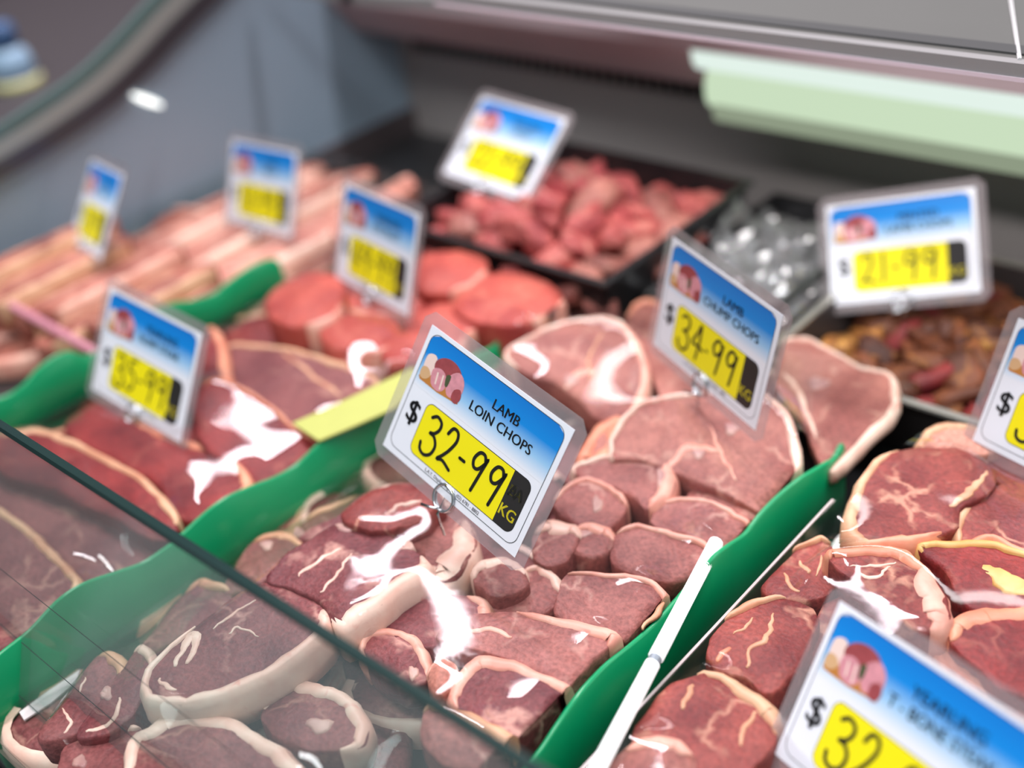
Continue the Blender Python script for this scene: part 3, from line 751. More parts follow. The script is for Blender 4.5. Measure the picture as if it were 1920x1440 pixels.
meat(CC, 'chump chop half hidden behind the chump chop card',
     [(1176, 620), (1184, 576), (1222, 562), (1272, 600), (1330, 680), (1320, 740), (1250, 752), (1220, 700)],
     -0.004, 22, 'chump', fat=[(0.4, 3.4, [3, 6, 4], 'peach')], group=CG)
meat(CC, 'orange-fatted chump end beside the right corner of the front card',
     [(1082, 862), (1104, 814), (1150, 782), (1172, 796), (1150, 850), (1110, 872)],
     0.000, 24, 'chump', fat=[(-0.5, 5.4, [8, 10, 10, 8], 'peach')], group=CG)

# --- right tray: T-bone and other steaks
TC, TG = 'beef_steak', 'steaks in the right tray'
meat(TC, 'round red steak with yellowish fat edge below the cut-off card',
     [(1586, 968), (1606, 904), (1650, 856), (1720, 838), (1792, 838), (1845, 864), (1868, 892), (1850, 926), (1806, 956), (1790, 990), (1740, 1012), (1680, 1022), (1620, 1022), (1586, 1002)],
     0.006, 24, 'tbone', fat=[(-2.4, 2.6, [6, 8, 7, 6, 3], 'tan'), (9.6, 12.0, [3, 7, 4], 'peach')], seams=[([(1850, 880), (1820, 920), (1780, 950)], 5, 'tan')], cat='steak', group=TG)
meat(TC, 'red steak against the right frame edge above the yellow fat',
     [(1786, 992), (1800, 948), (1850, 916), (1920, 904), (1990, 930), (1995, 1026), (1920, 1044), (1860, 1014), (1812, 1032)],
     0.002, 22, 'tbone', fat=[(-0.5, 1.8, [4, 6, 3], 'tan'), (5.4, 8.4, [5, 5, 4], 'peach')], cat='steak', group=TG)
meat(TC, 'steak with thick curling pink fat tail in the right tray',
     [(1548, 1036), (1620, 1027), (1690, 1032), (1738, 1064), (1772, 1110), (1783, 1160), (1745, 1186), (1695, 1172), (1640, 1122), (1588, 1080)],
     0.012, 22, 'tbone', fat=[(-0.4, 3.2, [5, 7, 8, 9], 'peach'), (2.8, 6.0, [9, 14, 14, 8], 'pink')], seams=[([(1610, 1075), (1640, 1080), (1670, 1060)], 3), ([(1595, 1060), (1640, 1058), (1680, 1052)], 2)], cat='steak', group=TG)
meat(TC, 'steak with yellow fat edge and long yellow card reflection at the right frame edge',
     [(1722, 1024), (1800, 1014), (1862, 1018), (1922, 1034), (1995, 1062), (1995, 1165), (1900, 1154), (1828, 1146), (1796, 1112), (1764, 1070)],
     0.004, 24, 'rump', fat=[(-0.4, 3.8, [5, 6, 5, 5], 'yellow')], seams=[([(1850, 1060), (1890, 1090), (1940, 1110)], 16, 'yellow')], cat='steak', group=TG)  # wide yellow seam stands for the card's yellow reflected in the film
meat(TC, 'steak with broad peach fat above the nearest blurred card',
     [(1772, 1172), (1808, 1148), (1870, 1142), (1995, 1150), (1995, 1310), (1884, 1296), (1830, 1246), (1786, 1212)],
     0.006, 24, 'rump', fat=[(-0.8, 2.8, [7, 12, 13, 10], 'peach')], cat='steak', group=TG)
meat(TC, 'marbled red steak beside the clear divider and ribbed reflection',
     [(1328, 1206), (1358, 1160), (1400, 1130), (1452, 1119), (1502, 1130), (1536, 1152), (1524, 1204), (1486, 1272), (1440, 1296), (1396, 1268), (1340, 1256)],
     0.002, 22, 'tbone', fat=[(1.0, 3.4, [3, 5, 3], 'tan')], seams=[([(1400, 1250), (1410, 1215), (1440, 1195), (1450, 1150)], 4, 'tan'), ([(1375, 1190), (1405, 1175), (1412, 1160)], 2, 'tan'), ([(1345, 1240), (1370, 1215)], 5, 'peach')], cat='steak', group=TG)
meat(TC, 'veiny olive-toned steak end at the top of the clear divider',
     [(1416, 1090), (1458, 1052), (1500, 1020), (1540, 1008), (1564, 1034), (1574, 1082), (1542, 1122), (1480, 1128), (1438, 1120)],
     -0.002, 22, 'tbone', fat=[(1.6, 3.6, [2, 4, 2], 'tan')], seams=[([(1470, 1075), (1480, 1100), (1500, 1110)], 3, 'tan'), ([(1500, 1050), (1515, 1075)], 3, 'tan'), ([(1540, 1040), (1530, 1080)], 2, 'tan')], cat='steak', group=TG)
meat(TC, 'dark steak with tan fat strip at the bottom beside the ribbed reflection',
     [(1180, 1390), (1226, 1316), (1270, 1276), (1332, 1260), (1392, 1284), (1444, 1318), (1466, 1342), (1452, 1404), (1404, 1450), (1320, 1490), (1220, 1490), (1180, 1450)],
     0.006, 24, 'tbone', fat=[(2.6, 6.6, [3, 7, 9, 6], 'tan')], seams=[([(1300, 1285), (1280, 1330)], 4, 'tan'), ([(1390, 1400), (1400, 1360), (1420, 1335)], 3, 'tan')], cat='steak', group=TG)
meat(TC, 'shiny pink steak corner at the very bottom beside the ribbed reflection',
     [(1120, 1470), (1172, 1404), (1240, 1380), (1292, 1392), (1306, 1440), (1290, 1510), (1140, 1520)],
     0.010, 20, 'chump', fat=[(1.0, 3.6, [5, 9, 5], 'pink')], cat='steak', group=TG)
meat(TC, 'dark steak hidden mostly behind the nearest blurred card',
     [(1520, 1180), (1590, 1100), (1660, 1150), (1740, 1194), (1762, 1280), (1822, 1340), (1830, 1440), (1650, 1440), (1540, 1330)],
     -0.006, 22, 'tbone', fat=[(1.6, 4.6, [5, 8, 6], 'peach')], cat='steak', group=TG)
meat(TC, 'pale pink fatty steak right of the nearest blurred card',
     [(1738, 1196), (1790, 1216), (1842, 1262), (1884, 1294), (1995, 1320), (1995, 1490), (1850, 1490), (1790, 1330)],
     -0.004, 22, 'belly', fat=[(-0.6, 3.6, [8, 12, 12, 10], 'peach')], cat='steak', group=TG)
meat(TC, 'pale fatty steak lump behind the round red steak',
     [(1724, 838), (1740, 804), (1800, 794), (1856, 812), (1872, 846), (1800, 852)],
     0.000, 22, 'belly', fat=[(-0.4, 3.6, [4, 7, 5], 'tan')], cat='steak', group=TG)
meat(TC, 'dark steak filling the back corner below the cut-off card',
     [(1840, 870), (1880, 840), (1960, 850), (1990, 900), (1930, 915), (1870, 905)], -0.006, 22, 'rump', cat='steak', group=TG)

# --- rump steaks (left of the long green divider)
RC, RG = 'rump_steak', 'rump steaks'
meat(RC, 'rump steak with long tan fat rim below the yearling card',
     [(-20, 822), (40, 808), (90, 807), (167, 840), (233, 874), (284, 908), (332, 962), (326, 1008), (276, 1008), (200, 966), (100, 922), (0, 884)],
     0.008, 22, 'rump', fat=[(0.0, 6.4, [6, 7, 6, 6, 6, 5], 'tan')], cat='steak', group=RG)
meat(RC, 'deep red rump steak directly under the yearling card',
     [(120, 806), (158, 762), (206, 752), (276, 800), (343, 822), (428, 852), (470, 898), (444, 926), (392, 962), (340, 972), (290, 906), (220, 866)],
     0.002, 22, 'rump', fat=[(2.4, 6.8, [4, 6, 7, 7, 5], 'peach')], cat='steak', group=RG)
meat(RC, 'wrapped dark rump steak with bright glare by the divider',
     [(366, 752), (396, 712), (450, 724), (512, 764), (562, 808), (604, 836), (566, 886), (500, 916), (450, 886), (400, 854), (366, 806)],
     0.006, 22, 'rump', fat=[(0.6, 5.0, [3, 4, 3, 3], 'peach')], cat='steak', group=RG, tilt=(0.21, 0.0), rough=0.5)
meat(RC, 'brownish rump steak with tan fat bands beside the yellow strip',
     [(412, 668), (440, 645), (520, 650), (602, 668), (680, 698), (708, 722), (650, 764), (560, 806), (500, 766), (430, 714)],
     0.000, 22, 'purple', fat=[(0.4, 5.2, [4, 5, 6, 5, 4], 'tan')], seams=[([(530, 660), (580, 700), (640, 740)], 4, 'tan')], cat='steak', group=RG)
meat(RC, 'upright rump steak with orange fat edge beside the yearling card',
     [(378, 636), (396, 612), (416, 632), (430, 690), (428, 742), (402, 750), (380, 724), (372, 680)],
     0.010, 20, 'rump', fat=[(0.4, 4.6, [5, 7, 7, 5], 'peach')], cat='steak', group=RG)
meat(RC, 'purplish rump steak seen through the front glass at left',
     [(-60, 905), (60, 884), (150, 902), (230, 960), (305, 1010), (330, 1034), (270, 1074), (180, 1104), (120, 1054), (50, 990), (-60, 950)],
     -0.004, 22, 'purple', cat='steak', group=RG)
meat(RC, 'purplish rump steak with tan fat cord in the left corner',
     [(-90, 905), (-10, 945), (58, 992), (114, 1046), (152, 1098), (110, 1140), (0, 1220), (-90, 1240)],
     0.006, 24, 'purple', fat=[(0.2, 4.6, [5, 6, 6, 5], 'tan')], cat='steak', group=RG)

# --- fillet steaks
EC, EG = 'fillet_steak', 'fillet steaks'
for lab, ol, z in [
    ('fillet medallion at the left beside the green divider end', [(496, 566), (528, 530), (590, 510), (640, 520), (644, 570), (612, 604), (550, 612), (506, 596)], 0.010),
    ('fillet medallion below the middle blurred card', [(600, 618), (640, 592), (700, 586), (742, 602), (748, 640), (704, 662), (642, 658), (606, 644)], 0.006),
    ('fillet medallion just above the top corner of the front card', [(712, 652), (736, 626), (790, 614), (852, 610), (874, 632), (852, 662), (792, 682), (732, 682)], 0.006),
    ('farthest fillet medallion in front of the black diced tray', [(774, 506), (790, 480), (850, 469), (906, 480), (914, 508), (880, 538), (820, 552), (780, 540)], 0.010),
    ('widest fillet medallion on the right of the fillet group', [(846, 572), (890, 522), (960, 508), (1022, 524), (1056, 560), (1040, 592), (970, 608), (890, 602)], 0.008),
    ('fillet medallion in the middle of the fillet group', [(758, 598), (800, 572), (860, 568), (904, 588), (892, 620), (822, 632), (770, 624)], 0.002),
    ('fillet medallion partly behind the middle blurred card', [(640, 570), (680, 530), (760, 520), (800, 548), (780, 584), (700, 594)], 0.002)]:
    meat(EC, lab, ol, z, 34, 'fillet', fat=[(4.0, 5.6, [3, 4, 3], 'pink')], cat='steak', group=EG, dome=0.004)

# --- ribs and belly by the end panel
def px_of(v):
    q = ROT.transposed() @ (Vector(v) - Vector((0, 0, ZC))); return (960 + F_PX * q.x / -q.z, 720 - F_PX * q.y / -q.z)
ORD = ['nearest to', 'second from', 'third from', 'fourth from', 'fifth from', 'sixth from', 'seventh from', 'eighth from', 'ninth from']
rr_ = random.Random(21)
def strip_meat(name, label, x, y0, y1, w, z, bend, lean, ft, th):
    pts = []; n_ = 6
    for i in range(n_): t = i / (n_ - 1); pts.append((x + w / 2 * (0.8 + 0.3 * math.sin(3 * t)) + bend * math.sin(math.pi * t), y0 + (y1 - y0) * t, z))
    for i in range(n_): t = 1 - i / (n_ - 1); pts.append((x - w / 2 * (0.8 + 0.3 * math.sin(2.4 * t + 1)) + bend * math.sin(math.pi * t), y0 + (y1 - y0) * t, z))
    meat(name, label, [px_of((p[0], p[1], p[2] + ZC)) for p in pts], z - ZM, th, lean, fat=[(0.2, 4.8, [4, 6, 5, 4], ft), (6.2, 10.8, [3, 5, 4, 3], ft)], cat='meat', group='ribs and belly strips', dome=0.004)
for i in range(8):
    strip_meat('pork_rib', 'pale rib strip, %s the green divider in the front row' % ORD[i], -0.792 - 0.0265 * i, 0.335 - 0.012 * (i % 3) + (0.02 if i < 2 else 0), 0.455 + rr_.uniform(-.01, .012), 0.0225, -0.436 + (0.010 if i % 2 else 0) + 0.0012 * i, rr_.uniform(-.006, .006), 'rib', 'tan' if i % 3 else 'pink', 24)
for i in range(7):
    strip_meat('pork_belly', 'pale belly strip, %s the green divider in the back row' % ORD[i], -0.794 - 0.031 * i, 0.462 + rr_.uniform(-.008, .008), 0.690 + rr_.uniform(-.02, .01), 0.027, -0.458 + (0.009 if i % 2 else 0), rr_.uniform(-.012, .012), 'belly' if i % 3 else 'rib', 'white' if i % 2 else 'pink', 20)
meat('pork_belly', 'loose belly strip lying left of the black diced tray', [(620, 420), (660, 388), (700, 366), (762, 332), (776, 352), (716, 388), (664, 424), (630, 448)], 0.0, 20, 'belly', fat=[(0.2, 3.4, [3, 5, 3], 'pink')], cat='meat', group=None, dome=0.004)

# --- diced meat and marinated meat: countable chunks
def chunk_mesh(name, seed, size, stretch):
    bm = bmesh.new(); bmesh.ops.create_cube(bm, size=1.0)
    bmesh.ops.subdivide_edges(bm, edges=bm.edges[:], cuts=2, use_grid_fill=True)
    rnd = random.Random(seed)
    for v in bm.verts:
        v.co = v.co.lerp(v.co.normalized() * 0.62, 0.45)
        nn = noise.noise_vector(v.co * 1.7 + Vector((seed * 3.1, 0, 0)))
        v.co = Vector((v.co.x * stretch[0], v.co.y * stretch[1], v.co.z * stretch[2])) + nn * 0.24
        v.co *= size
    me = bpy.data.meshes.new(name); bm.to_mesh(me); bm.free()
    me.polygons.foreach_set('use_smooth', [True] * len(me.polygons)); return me
def heap(name, label, cat, group, region, zbase, zpeak, count, size, mats, layers=2, seed=3):
    rnd = random.Random(seed); meshes = []
    for mi, mt in enumerate(mats):
        for k in range(3):
            me = chunk_mesh(name, seed * 10 + mi * 3 + k, size, (rnd.uniform(1.0, 2.0), rnd.uniform(0.6, 0.95), rnd.uniform(0.4, 0.7))); me.materials.append(mt); meshes.append(me)
    x0, x1, y0, y1 = region; cx, cy = (x0 + x1) / 2, (y0 + y1) / 2
    placed = []; tries = 0
    while len(placed) < count and tries < count * 80:
        tries += 1
        x = rnd.uniform(x0, x1); y = rnd.uniform(y0, y1)
        d = min(1, math.hypot((x - cx) / ((x1 - x0) / 2), (y - cy) / ((y1 - y0) / 2)))
        z = zbase + (zpeak - zbase) * (1 - d * d) + rnd.uniform(-0.003, 0.003)
        if any((x - a) ** 2 + (y - b_) ** 2 < (size * 0.72) ** 2 for a, b_ in placed): continue
        placed.append((x, y))
        me = meshes[rnd.randrange(len(meshes))]
        o = bpy.data.objects.new(name, me); col.objects.link(o)
        o.location = W(x, y, z); o.rotation_euler = (rnd.uniform(-0.5, 0.5), rnd.uniform(-0.5, 0.5), rnd.uniform(0, 6.28))
        s = rnd.uniform(0.85, 1.2); o.scale = (s, s, s)
        tag(o, label, cat, group)
heap('meat_cube', 'chunk of diced red meat heaped in the black back tray', 'meat', 'diced meat in the black tray', (-0.700, -0.505, 0.582, 0.748), -0.436, -0.402, 85, 0.027, [LEAN['dice'], LEAN['dice'], LEAN['dice'], LEAN['chump']], seed=5)


heap('meat_cube', 'lower chunk of diced red meat in the black back tray', 'meat', 'lower diced meat in the black tray', (-0.690, -0.515, 0.595, 0.738), -0.460, -0.430, 40, 0.030, [LEAN['dice']], seed=6)
heap('marinated_piece', 'chunk of brown marinated meat in the steel tray', 'meat', 'marinated meat in the steel tray', (-0.352, 0.08, 0.618, 0.790), -0.474, -0.462, 240, 0.023, [LEAN['brown'], LEAN['brown'], LEAN['brown'], LEAN['rump'], LEAN['amber']], seed=8)

# ------------------------------------------------------------------ lower layer of chops that closes the gaps between the upper ones
def lower_layer(name, label, cat, group, lean, x0, x1, y0, y1, step, zt, fatkey):
    rnd = random.Random(hash(label) % 1000 if False else len(label))
    base = None; k = 12; T = 0.018
    vs_ = []; fs = []
    for fr, h in ((0.9, -T), (1.0, -T * 0.7), (1.0, -T * 0.2), (0.9, 0), (0.5, 0.0015)):
        for j in range(k):
            a = 2 * math.pi * j / k; r = step * 0.66 * (1 + 0.14 * math.sin(2 * a + 0.6) + 0.07 * math.sin(3 * a))
            vs_.append((r * fr * math.cos(a), r * fr * math.sin(a) * 0.82, h))
    vs_.append((0, 0, 0.002))
    for i in range(4):
        for j in range(k): fs.append((i * k + j, i * k + (j + 1) % k, (i + 1) * k + (j + 1) % k, (i + 1) * k + j))
    for j in range(k): fs.append((4 * k + j, 4 * k + (j + 1) % k, 5 * k))
    me = bpy.data.meshes.new(name); me.from_pydata(vs_, [], fs)
    me.polygons.foreach_set('use_smooth', [True] * len(me.polygons)); me.materials.append(LEAN[lean])
    fv = []; ff = []
    arc = [0.2 + 2.6 * s / 14 for s in range(15)]
    for a in arc:
        r = step * 0.66 * (1 + 0.14 * math.sin(2 * a + 0.6) + 0.07 * math.sin(3 * a))
        for rr_, h in ((r + 0.001, -T * 0.9), (r + 0.002, -T * 0.3), (r - 0.002, 0.002), (r - 0.006, 0.001)):
            fv.append((rr_ * math.cos(a), rr_ * math.sin(a) * 0.82, h))
    for i in range(14):
        for j in range(3): ff.append((i * 4 + j, i * 4 + j + 1, (i + 1) * 4 + j + 1, (i + 1) * 4 + j))
    fme = bpy.data.meshes.new('fat_rim'); fme.from_pydata(fv, [], ff); fme.materials.append(FAT[fatkey])
    fme.polygons.foreach_set('use_smooth', [True] * len(fme.polygons))
    y = y0 + step * 0.5
    while y < y1 - step * 0.3:
        x = x0 + step * 0.5
        while x < x1 - step * 0.3:
            o = bpy.data.objects.new(name, me); col.objects.link(o)
            o.location = W(x + rnd.uniform(-.006, .006), y + rnd.uniform(-.006, .006), zt + rnd.uniform(-.003, .003))
            o.rotation_euler = (rnd.uniform(-.12, .12), rnd.uniform(-.12, .12), rnd.uniform(0, 6.28))
            tag(o, label, cat, group)
            f_ = bpy.data.objects.new('fat_rim', fme); col.objects.link(f_); f_.parent = o
            MEAT_GEO.append(([o.matrix_basis @ Vector(v) for v in vs_], fs))
            x += step
        y += step
lower_layer('lamb_loin_chop', 'loin chop of the lower layer showing between the upper loin chops', 'chop', 'lower layer of loin chops', 'purple', -0.512, -0.285, 0.100, 0.60, 0.062, -0.452, 'white')
lower_layer('beef_steak', 'steak of the lower layer showing between the right-hand steaks', 'steak', 'lower layer of right-hand steaks', 'tbone', -0.222, 0.05, 0.130, 0.54, 0.072, -0.452, 'tan')
lower_layer('rump_steak', 'rump steak of the lower layer showing between the upper rump steaks', 'steak', 'lower layer of rump steaks', 'rump', -0.750, -0.545, 0.115, 0.58, 0.072, -0.452, 'tan')
lower_layer('pork_belly', 'belly piece of the lower layer showing between ribs', 'meat', 'lower layer of ribs and belly', 'rib', -1.005, -0.785, 0.30, 0.70, 0.066, -0.460, 'pink')

# ------------------------------------------------------------------ cling film: a taut sheet relaxed over the meat below it
allv = []; allf = []
for v_, f_ in MEAT_GEO:
    k = len(allv); allv += [tuple(p) for p in v_]; allf += [tuple(i + k for i in f) for f in f_]
bvh = BVHTree.FromPolygons(allv, allf, all_triangles=False)
FILM = clear_mat('cling_film', (0.985, 0.985, 0.99, 1), 0.035, 0.06, 1.42, bump=0.02)
def film(label, x0, x1, y0, y1, edge_z, step=0.004, iters=900, wr=0.00012, seed=1.0):
    nx = int((x1 - x0) / step) + 1; ny = int((y1 - y0) / step) + 1
    H = np.full((nx, ny), edge_z + ZC)
    for i in range(nx):
        for j in range(ny):
            h = bvh.ray_cast(Vector((x0 + i * step, y0 + j * step, ZC - 0.30)), Vector((0, 0, -1)), 0.3)
            if h[0] is not None: H[i, j] = h[0].z + 0.0009
    E = np.full_like(H, edge_z + ZC); obst = np.maximum(H, E)
    a = np.pad(obst, 1, mode='edge'); obst = np.max([a[i:i + nx, j:j + ny] for i in range(3) for j in range(3)], axis=0)
    for _ in range(4):
        a = np.pad(obst, 1, mode='edge'); obst = (obst * 4 + a[:-2, 1:-1] + a[2:, 1:-1] + a[1:-1, :-2] + a[1:-1, 2:]) / 8
    obst = obst + 0.0012
    h = np.full_like(obst, obst.max())
    for _ in range(iters):
        a = np.pad(h, 1, mode='edge')
        lap = (a[:-2, 1:-1] + a[2:, 1:-1] + a[1:-1, :-2] + a[1:-1, 2:]) / 4
        h = np.maximum(lap - 0.000004, obst)
        h[0, :] = obst[0, :]; h[-1, :] = obst[-1, :]; h[:, 0] = obst[:, 0]; h[:, -1] = obst[:, -1]
    vs_ = []
    for i in range(nx):
        for j in range(ny):
            x = x0 + i * step; y = y0 + j * step
            w_ = abs(noise.noise(Vector((x * 60 + y * 35 + seed, y * 14 - x * 10, seed)))) * wr * 2
            vs_.append((x, y, h[i, j] + w_))
    fs = [(i * ny + j, (i + 1) * ny + j, (i + 1) * ny + j + 1, i * ny + j + 1) for i in range(nx - 1) for j in range(ny - 1)]
    o = mesh_obj('cling_film', vs_, fs, FILM, None, (x0, y0, edge_z + ZC)); tag(o, label, 'film', 'cling film sheets'); return o
film('clear cling film stretched over the loin and chump chops', -0.512, -0.276, 0.105, 0.605, -0.455, seed=1.3)
film('clear cling film stretched over the steaks at right', -0.226, 0.05, 0.130, 0.540, -0.455, seed=4.1)
film('clear cling film stretched over the rump steaks', -0.752, -0.542, 0.125, 0.470, -0.455, seed=7.7)

# crumpled film on the empty-looking black tray and over the diced meat
def crumple(label, x0, x1, y0, y1, zb, amp, seed):
    n_ = 34; vs_ = []
    for i in range(n_):
        for j in range(n_):
            u_ = i / (n_ - 1); w_ = j / (n_ - 1)
            x = x0 + (x1 - x0) * u_; y = y0 + (y1 - y0) * w_
            e = min(1, 6 * min(u_, 1 - u_, w_, 1 - w_) + 0.1)
            h = (abs(noise.noise(Vector((x * 38 + seed, y * 26, 1)))) + 0.6 * abs(noise.noise(Vector((x * 75, y * 60 + seed, 4))))) * amp * e
            vs_.append((x, y, zb + ZC + h))
    fs = [(i * n_ + j, (i + 1) * n_ + j, (i + 1) * n_ + j + 1, i * n_ + j + 1) for i in range(n_ - 1) for j in range(n_ - 1)]
    o = mesh_obj('crumpled_film', vs_, fs, clear_mat('crumpled_film', (0.86, 0.88, 0.9, 1), 0.16, 0.14, 1.5, milky=0.20), None, (x0, y0, zb + ZC), False)
    tag(o, label, 'film')
crumple('crumpled clear film bunched on the black tray behind the chops', -0.500, -0.375, 0.630, 0.790, -0.448, 0.045, 3.0)

# ------------------------------------------------------------------ price cards
PAPER = plain('card_paper', srgb(228, 232, 240), 0.5)
LAMI = clear_mat('laminate', (0.90, 0.89, 0.90, 1), 0.05, 0.08, 1.45, milky=0.16, milky_col=srgb(220, 210, 212))
INK = plain('ink_black', srgb(24, 24, 28), 0.5); MARK = plain('marker_black', srgb(18, 18, 14), 0.45)
YEL = plain('print_yellow', srgb(238, 226, 0), 0.45); BLK = plain('print_black', srgb(36, 34, 34), 0.4); KGY = plain('print_kg', srgb(236, 222, 40), 0.5)
def blue_print():
    m, nt, out = new_mat('print_blue_fade'); N = nt.nodes.new; L = nt.links.new
    at_ = N('ShaderNodeAttribute'); at_.attribute_name = 'fade'
    r = N('ShaderNodeValToRGB'); e = r.color_ramp.elements
    e[0].position = 0.0; e[0].color = srgb(228, 232, 240); e[1].position = 1.0; e[1].color = srgb(0, 116, 200)
    x = r.color_ramp.elements.new(0.30); x.color = srgb(150, 196, 232); x = r.color_ramp.elements.new(0.62); x.color = srgb(0, 132, 214)
    L(at_.outputs['Fac'], r.inputs[0]); p = N('ShaderNodeBsdfPrincipled'); p.inputs['Roughness'].default_value = 0.4
    L(r.outputs[0], p.inputs['Base Color']); L(p.outputs[0], out.inputs[0]); return m
BLUE = blue_print()
PIC = {'wood': plain('pic_wood', srgb(186, 122, 52), 0.5), 'pink': plain('pic_pink', srgb(208, 140, 150), 0.5, noise_amt=0.3, scale=300), 'red': plain('pic_red', srgb(150, 66, 70), 0.5, noise_amt=0.3, scale=300), 'bone': plain('pic_bone', srgb(232, 206, 196), 0.5), 'green': plain('pic_green', srgb(70, 80, 50), 0.5), 'tan': plain('pic_tan', srgb(206, 166, 122), 0.5)}
TEXT_CACHE = {}
def text_mesh(s, bold):
    key = (s, bold)
    if key in TEXT_CACHE: return TEXT_CACHE[key]
    cu = bpy.data.curves.new('text', 'FONT'); cu.body = s; cu.size = 1.0; cu.resolution_u = 3
    cu.offset = 0.0
    o = bpy.data.objects.new('text', cu); col.objects.link(o)
    dg = bpy.context.evaluated_depsgraph_get()
    me = bpy.data.meshes.new_from_object(o.evaluated_get(dg))
    v = [tuple(p.co) for p in me.vertices]; f = [tuple(p.vertices) for p in me.polygons]
    bpy.data.objects.remove(o); bpy.data.curves.remove(cu); bpy.data.meshes.remove(me)
    x0 = min(p[0] for p in v); x1 = max(p[0] for p in v); y0 = min(p[1] for p in v); y1 = max(p[1] for p in v)
    if bold:      # a heavier stroke: three shifted layers of the same letters
        n0 = len(v); v = [(p[0] + d_, p[1], 0) for d_ in (-0.016, 0.0, 0.016) for p in v]; f = [tuple(i + n0 * k_ for i in q) for k_ in range(3) for q in f]
    TEXT_CACHE[key] = (v, f, x0, x1, y0, y1); return TEXT_CACHE[key]
DIG = {
    '3': [[(.10, .90), (.38, 1), (.72, .93), (.76, .76), (.55, .60), (.30, .55), (.62, .53), (.88, .36), (.80, .12), (.45, 0), (.10, .06), (.0, .22)]],
    '2': [[(.12, .78), (.30, .98), (.62, .97), (.74, .76), (.55, .45), (.28, .2), (.06, .04), (.40, .10), (.95, .0)]],
    '9': [[(.86, .80), (.66, .98), (.34, .96), (.16, .74), (.30, .56), (.58, .58), (.84, .82), (.88, .94), (.78, .5), (.66, .0)]],
    '4': [[(.55, 1.0), (.34, .72), (.04, .40), (.50, .40), (.98, .36)], [(.60, .98), (.62, .5), (.50, .0)]],
    '5': [[(.78, .98), (.30, .96)], [(.30, .96), (.20, .60), (.50, .62), (.80, .44), (.74, .12), (.40, .0), (.06, .10)]],
    '1': [[(.42, 1.0), (.44, .5), (.40, .0)]],
    '8': [[(.7, .85), (.45, 1), (.2, .8), (.5, .55), (.8, .25), (.5, 0), (.2, .2), (.5, .5), (.72, .8), (.7, .85)]],
    '-': [[(.15, .46), (.80, .46)]], '.': [[(.4, .42), (.6, .40)]],
}
def ribbon(mb, pts, w):
    c_ = [Vector(p) for p in catmull(pts, 5, False)]; n_ = len(c_); vs_ = []; fs = []
    for i, p in enumerate(c_):
        t = (c_[min(i + 1, n_ - 1)] - c_[max(i - 1, 0)])
        t = t.normalized() if t.length > 1e-9 else Vector((1, 0)); d = Vector((-t.y, t.x)) * w / 2
        vs_ += [(p.x + d.x, p.y + d.y, 0), (p.x - d.x, p.y - d.y, 0)]
    for i in range(n_ - 1): fs.append((2 * i, 2 * i + 1, 2 * i + 3, 2 * i + 2))
    mb.add(vs_, fs)
    for p in (c_[0], c_[-1]):
        mb.add([(p.x + w / 2 * math.cos(a * math.pi / 4), p.y + w / 2 * math.sin(a * math.pi / 4), 0) for a in range(8)], [tuple(range(8))])
def rrect(x0, y0, x1, y1, r, k=6, corners=(1, 1, 1, 1)):
    out = []
    for (cx, cy, a0, on) in ((x1 - r, y1 - r, 0, corners[0]), (x0 + r, y1 - r, 90, corners[1]), (x0 + r, y0 + r, 180, corners[2]), (x1 - r, y0 + r, 270, corners[3])):
        if on:
            for i in range(k + 1):
                a = math.radians(a0 + 90 * i / k); out.append((cx + r * math.cos(a), cy + r * math.sin(a)))
        else:
            a = math.radians(a0 + 45); out.append((cx + r * (1 if math.cos(a) > 0 else -1), cy + r * (1 if math.sin(a) > 0 else -1)))
    return out
CW, CH = 105.0, 74.0
